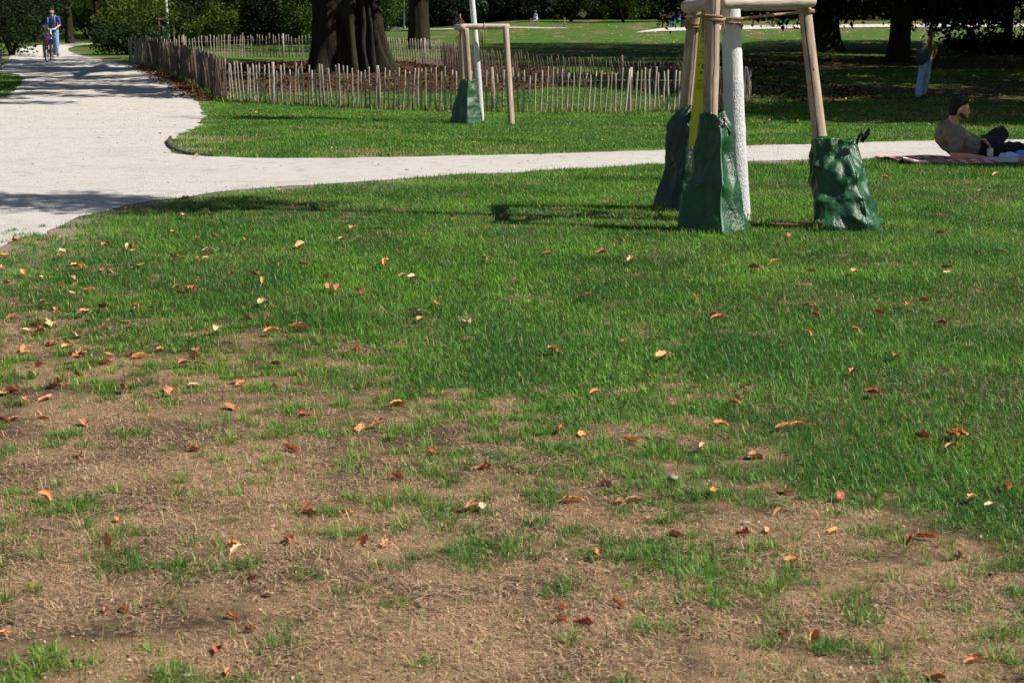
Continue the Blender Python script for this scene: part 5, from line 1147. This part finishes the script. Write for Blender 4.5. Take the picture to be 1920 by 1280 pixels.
for s_ in (-.045, 0, .045): body('vent', [], [((-.09+s_, .0, 1.215), (.008, .035, .010), Matrix.Rotation(.5, 3, 'X'))], M_eye, hm, .005, 0)
bk = thing('bicycle', 'small dark child\'s bicycle with red front pad on the path', 'bicycle', q)
fa, ra = Vector((.03, -.42, .25)), Vector((-.07, .42, .25)); ax = (fa-ra).normalized().cross(Vector((0, 0, 1)))
for c_ in (fa, ra):
    MB_ = MB().add(*ring(c_, .235, ax, .026, 32, 8)); wv = MB_.build('wheel', M_rub, bk)
    MB().add(*ring(c_, .205, ax, .010, 32, 6)).build('rim', M_alu, wv)
    ms = MB()
    for k in range(14): a = k*6.283/14; d = Vector((0, 0, 1))*math.sin(a)+(fa-ra).normalized()*math.cos(a); ms.add(*tube([c_+ax*.015*(-1)**k, c_+d*.205], .0018, 3))
    ms.build('spokes', M_alu, wv)
    MB().add(*tube([c_-ax*.04, c_+ax*.04], .022, 10)).build('hub', M_alu, wv)
M_fr = simple('dark_frame', srgb(40, 40, 46), .3, .1, 10); M_red = simple('red_pad', srgb(196, 44, 50), .6, .1, 10)
hd = Vector((.01, -.26, .62)); bb = Vector((-.02, .08, .27)); st = Vector((-.045, .2, .60)); ms = MB()
for a, b, r_ in ((hd-Vector((0, .01, .06)), bb, .022), (hd, st, .018), (bb, st, .018), (bb, ra, .012), (st, ra, .012)): ms.add(*tube([a, b], r_, 8))
ms.build('frame', M_fr, bk); ms = MB()
for s_ in (-1, 1): ms.add(*tube([hd-Vector((0, .0, .02))+ax*.04*s_, hd+Vector((0, -.03, -.1))+ax*.045*s_, fa+ax*.045*s_], .013, 8))
ms.build('fork', M_fr, bk); MB().add(*tube([Vector((-.27, -.20, .765)), Vector((-.1, -.27, .72)), Vector((0, -.28, .68)), Vector((.08, -.27, .72)), Vector((.2, -.20, .765))], .013, 8)).build('handlebar', M_fr, bk)
MB().add(*box(hd+Vector((0, -.07, .03)), (.12, .04, .13))).build('front_pad', M_red, bk, False); body('saddle', [], [(st+Vector((0, .02, .06)), (.06, .11, .03))], M_rub, bk, .012, 1)
for s_ in (-1, 1): MB().add(*box(bb+Vector((s_*.13, 0, s_*.08)), (.08, .06, .02))).build('pedal', M_rub, bk, False)

# ---- seated people on the far bench
def seated(label, loc, jacket, legs, hat, rz=0, s=1.0, legm=None):
    r = thing('person', label, 'person', loc, rz); r.scale = (s, s, s)
    body('body', [((.0, 0, 1.18), .05, (0, 0, 1.05), .055), ((-.02, 0, 1.0), .1, (.02, 0, .58), .12), ((0, -.18, 1.0), .045, (-.12, -.2, .78), .035), ((-.12, -.2, .78), .034, (-.3, -.1, .7), .026), ((0, .18, 1.0), .045, (-.12, .2, .78), .035), ((-.12, .2, .78), .034, (-.3, .1, .7), .026),
      ((.02, -.09, .56), .08, (-.42, -.1, .54), .06), ((-.42, -.1, .54), .055, (-.48, -.1, .1), .04), ((.02, .09, .56), .08, (-.40, .1, .54), .06), ((-.40, .1, .54), .055, (-.36, .1, .1), .04)], [((-.02, 0, 1.26), (.09, .075, .105)), ((-.115, 0, 1.25), (.016, .014, .02))], M_skin2, r, .02, 3)
    body('jacket', [((0, -.15, .98), .09, (0, .15, .98), .09), ((-.02, 0, .98), .14, (.02, 0, .58), .15), ((0, -.18, 1.0), .07, (-.12, -.2, .8), .055), ((0, .18, 1.0), .07, (-.12, .2, .8), .055)], [], jacket, r, .022, 3)
    body('trousers', [((.02, -.09, .56), .1, (-.42, -.1, .54), .08), ((-.42, -.1, .54), .075, (-.48, -.1, .14), .06), ((.02, .09, .56), .1, (-.40, .1, .54), .08), ((-.40, .1, .54), .075, (-.36, .1, .14), .06)], [], legs, r, .022, 3)
    body('hair', [], [((.0, 0, 1.32), (.095, .085, .075))], hat, r, .02, 2)
    for x in (-.5, -.38): body('shoe', [((x, -.1 if x < -.45 else .1, .06), .05, (x-.1, -.1 if x < -.45 else .1, .05), .045)], [], M_eye, r, .02, 1)
    return r
seated('seated person in dark jacket, blue jeans and straw hat, left on the far bench', bq+Vector((0, -.05, -.05)), cloth('dark_jacket', srgb(50, 52, 66)), bpy.data.materials['blue_shorts'], simple('straw_hat', srgb(214, 190, 140)))
seated('seated person in blue grey jacket, right on the far bench', bq+Vector((.65, 0, -.05)), cloth('blue_jacket', srgb(86, 104, 140)), M_trs, M_hairb)
q2 = onground((866-960)/2667*104, 103, -.45); seated('seated distant person in red top above the small tripod', q2, cloth('red_top', srgb(110, 44, 42)), bpy.data.materials['navy_cotton'], M_hairb, .4)
q2 = onground((1003-960)/2667*104, 103, -.5); seated('seated distant person in pale blue and pink on the far lawn', q2, cloth('pale_top', srgb(180, 190, 214)), cloth('pink_cloth', srgb(150, 110, 130)), M_hairb, .2)

# ============================================================ fallen leaves
LC = {'orange': (212, 142, 94), 'tan': (208, 172, 134), 'brown': (172, 118, 84), 'rust': (174, 94, 70), 'pinkish': (190, 142, 130)}
def leafm(nm, c):
    t = NT(nm+'_fallen_leaf'); co = t.coord('Object', (1, 1, 1)); a = t.noise(co, 60, 4, .7); k = tuple(x*.68 for x in srgb(*c)[:3])+(1,); k2 = tuple(min(1, x*1.15) for x in srgb(*c)[:3])+(1,)
    yv = t.n('SeparateXYZ', {0: co}).outputs[1]; vein = t.ramp(t.math('ABSOLUTE', yv), [(.0006, G4(.6)), (.0015, G4(0))])
    col = t.mix(t.ramp(a, [(.3, G4(0)), (.6, G4(1))]), k, k2); col = t.mix(vein, col, tuple(min(1, x*1.5) for x in k2[:3])+(1,))
    t.P(Base_Color=col, Roughness=.55, Specular_IOR_Level=.3, Normal=t.bump(a, .002)); return t.m
LM = {k: leafm(k, c) for k, c in LC.items()}
def leaf_mesh(L, wd, curl, cup, twist, notch, m, seed):
    r = random.Random(seed); nu, nv = 13, 8; V = []; F = []; th = .0006
    for side in (0, 1):
        for i in range(nu+1):
            u = i/nu; prof = math.sin(math.pi*u**.8)**.75*(1-.25*u); 
            if notch: prof *= 1+(.28 if cup == .45 else .12)*math.sin(u*21+seed)
            for j in range(nv+1):
                v = j/nv*2-1; y = v*wd/2*prof; x = (u-.5)*L
                ang = curl*(u-.45); z = abs(v)**1.6*cup*wd*prof+ (L/max(abs(curl), .05))*(1-math.cos(ang))*.9*(1 if curl > 0 else 1)
                xx = math.sin(ang)/max(abs(curl), .05)*L if abs(curl) > .05 else x
                z += .05*wd*math.sin(u*9+v*3+seed)+.04*wd*math.sin(v*7+seed*2)
                yy = y*math.cos(abs(v)*cup*1.2); a2 = twist*(u-.5); V.append((xx, yy*math.cos(a2)-z*math.sin(a2), z*math.cos(a2)+yy*math.sin(a2)+(th if side else 0)))
    n1 = (nu+1)*(nv+1)
    for s_ in (0, 1):
        for i in range(nu):
            for j in range(nv):
                a = s_*n1+i*(nv+1)+j; q4 = (a, a+nv+1, a+nv+2, a+1); F.append(q4 if s_ else q4[::-1])
    def bnd():
        b = [(0, j) for j in range(nv)]+[(i, nv) for i in range(nu)]+[(nu, j) for j in range(nv, 0, -1)]+[(i, 0) for i in range(nu, 0, -1)]; return [i*(nv+1)+j for i, j in b]
    b = bnd()
    for k in range(len(b)): F.append((b[k], b[(k+1) % len(b)], b[(k+1) % len(b)]+n1, b[k]+n1))
    V = np.array(V); V[:, 2] -= V[:, 2].min()
    v, f = tube([Vector((-L*.5, 0, float(V[4, 2])+.002)), Vector((-L*.62, .004, .002)), Vector((-L*.74, .002, .001))], [.0009, .0008, .0007], 5)
    me = bpy.data.meshes.new('fallen_leaf'); allv = V.tolist()+list(v); me.from_pydata(allv, [], F+[tuple(i+len(V) for i in q_) for q_ in f]); me.materials.append(m)
    me.polygons.foreach_set('use_smooth', [True]*len(me.polygons)); me.update(); return me
SHAPES = {'flat': (.058, .036, .3, .16, .5, 1), 'curled': (.060, .036, 1.0, .35, .5, 1), 'rolled': (.062, .026, .5, .65, .4, 1), 'folded': (.054, .036, -.5, .42, .8, 1), 'ragged': (.056, .042, .8, .45, 1.1, 1)}
MESH = {(s_, c_): leaf_mesh(*SHAPES[s_], LM[c_], 3+i*7+j) for i, s_ in enumerate(SHAPES) for j, c_ in enumerate(LC)}
LIST = """205 1025 o flat s|228 607 o flat|52 625 t curled|45 660 o rolled|152 668 b ragged|128 649 t rolled|68 615 b rolled|98 648 b curled|46 760 o ragged|8 741 o flat|232 738 r folded|345 691 b folded|466 608 b folded|408 628 t folded|492 577 t rolled|680 412 o flat|640 457 o folded|562 468 o folded|344 412 t flat|520 505 t rolled|404 453 t ragged|420 473 o ragged|390 480 t folded|328 492 o ragged|246 466 o folded|118 479 t flat|206 521 t ragged|136 531 t folded|80 529 t flat|145 509 o folded|168 553 o rolled|258 583 o rolled|196 586 r rolled|104 583 o folded|22 599 b rolled|26 557 t rolled|14 540 o ragged|44 521 o ragged|332 549 o folded|360 549 o folded|480 525 b ragged|490 537 o rolled|570 505 o rolled|632 550 r folded|674 557 r folded|788 594 t flat|788 608 o folded|820 578 o folded|878 617 t ragged|912 494 t folded|728 498 o folded|720 503 o rolled|755 527 t folded|775 531 t folded|848 415 r folded|944 413 r flat|516 694 r rolled|570 783 r folded|567 707 r ragged|545 846 o rolled|508 632 o folded|560 624 r rolled|366 673 o rolled|370 661 b ragged|300 660 o ragged|262 672 o rolled|712 806 b rolled|665 660 r folded|908 882 r folded|748 762 o folded|1091 818 o flat|1052 815 r rolled|1183 831 o rolled|1114 746 o rolled|1212 713 b ragged|1242 679 o folded|1168 650 r folded|1037 668 o folded|1103 563 o ragged|1128 482 b folded|1027 485 o rolled|1184 497 t ragged|1163 459 o folded|1340 600 t rolled|1346 606 o rolled|1303 569 o rolled|1385 758 t folded|1376 767 o ragged|1350 799 o folded|1495 809 o rolled|1470 811 b rolled|1516 635 o folded|1603 628 o folded|1515 584 o folded|1529 600 b folded|1452 500 o rolled|1414 511 b folded|1604 519 o folded|1522 518 o rolled|1698 580 o folded|1732 574 b rolled|1776 512 o folded|1776 522 t ragged|1877 480 t flat|1830 483 b rolled|1680 679 r folded|1729 832 r folded|1785 828 o folded|1798 826 o ragged|1785 849 o folded|1636 748 b folded|1600 708 b ragged|1765 615 b folded|1648 596 b rolled|1340 931 o flat|1472 926 o flat|1576 942 r flat|1821 946 o curled|1886 926 o folded|1137 912 o folded|1072 944 o rolled|1165 946 b rolled|1190 944 t rolled|1858 963 t folded|1706 1016 r rolled|1737 1012 o rolled|1800 1045 o rolled|1865 1081 p flat|1562 999 o flat|1484 1056 o folded|1395 1005 r ragged|1458 964 b rolled|1054 1143 o rolled|1095 1174 r rolled|1526 1205 o folded s|1462 1196 r folded|1825 1243 o rolled|1756 1276 b folded|1158 1137 o rolled|1055 1168 o folded|858 962 t flat|905 962 t flat|1122 1050 b ragged|887 962 b rolled|684 1023 o ragged s|726 1025 o ragged|543 1018 o folded|444 1036 t rolled|436 1025 o ragged|505 1118 t ragged|472 1090 r rolled|222 980 o folded|85 944 o folded|232 1147 o rolled|197 1150 b rolled|436 1160 o rolled|412 1223 r folded|428 1266 o rolled|10 1192 o folded|470 1185 b ragged|650 965 o ragged|577 963 r rolled|580 968 b rolled|676 808 o flat|745 900 b rolled|150 858 r folded|365 846 b folded|812 853 r folded|1265 1010 b rolled|1440 1000 o folded|235 400 r ragged|347 380 r folded|524 363 t flat|385 405 t folded|662 436 b folded|30 455 r ragged|88 450 r folded|198 470 b ragged|8 487 o flat|1316 851 t rolled|1416 861 b folded|1545 370 o rolled|1612 355 o folded|1660 340 o folded|1480 452 r curled|1762 446 o folded|1840 366 o folded|1866 333 o folded|560 245 o folded|480 214 o flat|445 222 o folded|716 268 o flat|622 284 o rolled|890 272 o folded|1010 262 b folded|1130 268 o folded|1180 255 o flat|300 255 r folded|370 298 b folded"""
CN = {'o': 'orange', 't': 'tan', 'b': 'brown', 'r': 'rust', 'p': 'pinkish'}
def zone(u, v, g_):
    if v < 300: return 'on middle lawn, '+('left end' if u < 600 else 'centre' if u < 1000 else 'right end')
    row = [n_ for t_, n_ in ((1200, 'lowest strip'), (1100, 'second strip from below'), (1000, 'third strip from below'), (900, 'lower middle'), (800, 'below mid lawn'), (700, 'mid lawn'), (600, 'above mid lawn'), (520, 'upper lawn'), (440, 'top of lawn'), (0, 'lawn rim by path')) if v >= t_][0]
    colm = [n_ for t_, n_ in ((1700, 'far right'), (1440, 'right'), (1180, 'right of centre'), (940, 'centre'), (700, 'left of centre'), (460, 'left'), (220, 'farther left'), (-999, 'far left')) if u >= t_][0]
    return ('in grass, ' if g_ > .5 else 'on straw, ')+row+', '+colm
placed = set(); n_l = 0; ALL_L = []
def put_leaf(u, v, c_, s_, stand=False, sz=1.0, wp=None):
    global n_l
    p_ = wp if wp is not None else G(u, v); g_ = float(green(np.array([p_.x]), np.array([p_.y]))[0])
    o = bpy.data.objects.new('fallen_leaf', MESH[(s_, c_)]); COL.objects.link(o)
    hgt = (.017+.012*min(1, max(0, (p_.y-3)/7)) if g_ > .5 else .005)
    o.location = (p_.x, p_.y, p_.z+hgt); k = sz*random.uniform(.8, 1.3); o.scale = (k, k, k)
    if stand: o.rotation_euler = (1.25, random.uniform(-1.7, -1.2), random.uniform(-.3, .3))
    else: o.rotation_euler = (random.gauss(0, .2)+(.12 if g_ > .5 else 0), random.gauss(0, .18), random.uniform(0, 6.28))
    if stand: o.location.z += .012
    z_ = zone(u, v, g_); adj = {'flat': 'flat', 'curled': 'curled', 'rolled': 'rolled', 'folded': 'folded', 'ragged': 'ragged'}[s_]
    ALL_L.append((o, f'{adj} {c_} leaf', z_)); tag(o, f'{adj} {c_} leaf {z_}', 'leaf', 'fallen leaves on the lawns'); n_l += 1
for e in LIST.split('|'):
    f_ = e.split(); put_leaf(float(f_[0]), float(f_[1]), CN[f_[2]], f_[3], len(f_) > 4, float(np.interp(float(f_[1]), [400, 550, 750, 950, 1280], [1.25, 1.12, .92, .76, .60]))*(.8 if f_[3] == 'ragged' else 1))
for k in range(70):
    # extra litter thickens towards the path at the left
    u = abs(random.gauss(0, 330)); v = random.uniform(430, 800)
    put_leaf(u, v, random.choice(['orange', 'tan', 'brown', 'rust', 'brown']), random.choice(list(SHAPES)), False, random.uniform(.55, 1.1))
_by = {}
for o, a_, z_ in ALL_L: _by.setdefault(a_+z_, []).append((o, a_, z_))
for k_, L_ in _by.items():
    if len(L_) > 1:
        L_.sort(key=lambda t_: t_[0].location.y)
        nm = ['nearest', 'farther'] if len(L_) == 2 else ['nearest', 'second nearest', 'third nearest', 'fourth nearest', 'fifth nearest', 'sixth nearest', 'seventh nearest']
        for i_, (o, a_, z_) in enumerate(L_): o['label'] = f'{nm[min(i_, 6)]} {a_} {z_}'
# fine leaf litter under the giant tree and along the fence foot, too many to count
def litter(name, label, pts, size, cols, dz=.012):
    n = len(pts); z = terr(pts[:, 0], pts[:, 1])+dz; nrm = rng.normal(size=(n, 3))*.45; nrm[:, 2] += 1; nrm /= np.linalg.norm(nrm, axis=1)[:, None]
    t1 = np.cross(nrm, rng.normal(size=(n, 3))); t1 /= np.linalg.norm(t1, axis=1)[:, None]; t2 = np.cross(nrm, t1); p3 = np.column_stack([pts, z+size*.25]); s_ = size*rng.uniform(.5, 1.3, n)[:, None]
    V = np.stack([p3-t1*s_*.5, p3-t2*s_*.3, p3+t1*s_*.5, p3+t2*s_*.3], 1).reshape(-1, 3)
    c = np.array([srgb(*cols[i])[:3] for i in rng.integers(0, len(cols), n)])*rng.uniform(.7, 1.2, (n, 1)); c = np.column_stack([c, np.ones(n)])
    o = npmesh(name, V, None, np.arange(n*4).reshape(-1, 4), M_straw, np.repeat(c, 4, 0)); return tag(o, label, 'leaf litter', kind='stuff')
n = 26000; x = rng.uniform(-14, 9, n); y = rng.uniform(29, 54, n); k = rng.random(n) < mulch(x, y)
litter('leaf_litter', 'red brown leaf litter under the giant tree inside the fence', np.column_stack([x, y])[k], .11, [(66, 38, 28), (84, 50, 36), (50, 32, 26), (104, 72, 54)])
pf = fence_strip(LEFT, 130, .22); pf[:, 0] -= .28
litter('leaf_litter', 'brown leaves gathered along the foot of the dark palings by the path', pf, .085, [(112, 62, 48), (140, 84, 62), (84, 50, 42), (160, 112, 84)], .02)
n = 5200; x = rng.uniform(3, 22, n); y = rng.uniform(22, 60, n)
litter('leaf_litter', 'yellow brown litter on the shaded lawn under the conifers', np.column_stack([x, y]), .075, [(150, 120, 70), (120, 90, 54), (176, 150, 84)], .02)
n = 1500; y = rng.uniform(60, 95, n); x = rng.uniform(.0, .36, n)*y
litter('leaf_litter', 'pale dry leaves strewn over the sunlit far meadow', np.column_stack([x, y]), .075, [(214, 200, 150), (190, 170, 110)], .03)
# chips and crumbs on the bare soil
n = 15000; y = rng.uniform(2.0, 7.5, n); x = rng.uniform(-.4, .4, n)*y; k = rng.random(n) > green(x, y)
litter('soil_crumbs', 'wood chips, crumbs and bits of bark on the bare soil', np.column_stack([x, y])[k], .009, [(96, 74, 58), (150, 126, 100), (190, 170, 146), (70, 52, 42)], .001)
# a few stones lying on the bare soil
M_stone = simple('pale_stone', srgb(150, 138, 124), .85, .25, 30, .004)
for i, (u, v, r_, lab) in enumerate([(1399, 982, .016, 'pale rounded stone on bare soil right of the middle'), (1262, 900, .030, 'long pale chip of wood by the grass edge'), (975, 1026, .010, 'small pale stone near the middle'), (1176, 1010, .010, 'small grey stone right of the middle'), (424, 862, .018, 'flat grey bark chip on the bare soil at the left'), (353, 1268, .014, 'flat tan stone at the bottom left'), (1046, 932, .009, 'tiny white chip near two curled leaves')]):
    p_ = G(u, v); v0, f0 = ico(2); vv = v0*np.array([r_*.75, r_*.42, r_*.22])*(1+.25*(vnoise(v0[:, 0]*2+i, v0[:, 1]*2, v0[:, 2]*2, i)-.5))[:, None]
    o = MB().add(vv, f0).build('stone', M_stone, None); o.location = p_+Vector((0, 0, r_*.3)); o.rotation_euler = (0, 0, i*1.3+.4); tag(o, lab, 'stone')
# weeds round the bags and a rust coloured dock plant inside the fence
def weed(label, x, y, h, n, c, size, name='weed', stems=4):
    root = thing(name, label, 'weed', onground(x, y)); mb = MB()
    for k in range(stems): a = random.uniform(0, 6.28); q_ = Vector((math.cos(a)*h*.35, math.sin(a)*h*.25, h)); mb.add(*tube([Vector((0, 0, -.02)), q_*.5+Vector((0, 0, h*.1)), q_], [.004, .003, .0015], 5))
    mb.build('stem', M_grass if False else simple('weed_stem', srgb(96, 112, 54)), root)
    cen = np.column_stack([rng.normal(0, h*.25, n), rng.normal(0, h*.2, n), rng.uniform(.15, 1, n)*h]); V, Q_, C_ = leaf_cloud(cen, np.full((n, 3), h*.12), 7, size, np.array(srgb(*c[0])[:3]), np.array(srgb(*c[1])[:3]), aspect=.4)
    V[:, 2] = np.maximum(V[:, 2], .004); npmesh('foliage', V, None, Q_, M_leaf, C_, root)
p_ = G(1238, 412); weed('low green weed at the foot of the left watering bag', p_.x, p_.y, .12, 14, ((70, 110, 40), (120, 150, 60)), .022)
p_ = G(1400, 428); weed('small leafy weed between the front bag and the trunk foot', p_.x, p_.y, .10, 14, ((80, 120, 40), (130, 156, 60)), .02)
p_ = G(1535, 436); weed('small weed in front of the slumped right bag', p_.x, p_.y, .08, 12, ((80, 110, 40), (140, 156, 70)), .02)
weed('tall rust coloured dock plant standing behind the front palings', .125*31.5/1.0*.98, 31.5, 1.0, 60, ((120, 60, 40), (150, 84, 56)), .05, 'dock_plant', 5)
n = 900; pb = np.concatenate([np.array([[fb.x, fb.y-.22]])+rng.normal(0, 1, (320, 2))*np.array([.22, .05]), np.array([[rb.x, rb.y-.22]])+rng.normal(0, 1, (380, 2))*np.array([.24, .06]), np.array([[lb.x-.1, lb.y-.2]])+rng.normal(0, 1, (150, 2))*np.array([.18, .05]), np.array([[tb.x+.05, tb.y-.08]])+rng.normal(0, 1, (160, 2))*np.array([.12, .05])])
n = len(pb); c = gcols(pb); dr = rng.random(n) < .16; c[dr, :3] = np.array(srgb(160, 148, 92)[:3])
o = blades(pb, rng.uniform(.025, .065, n), rng.uniform(.003, .0055, n), rng.uniform(0, 6.28, n), np.clip(rng.normal(.5, .35, n), .05, 1.3), c, 'long_grass', M_grass, True)
tag(o, 'unmown longer grass around the feet of the watering bags', 'grass', kind='stuff')
for k_ in ('stake', 'cross_bar'): pass
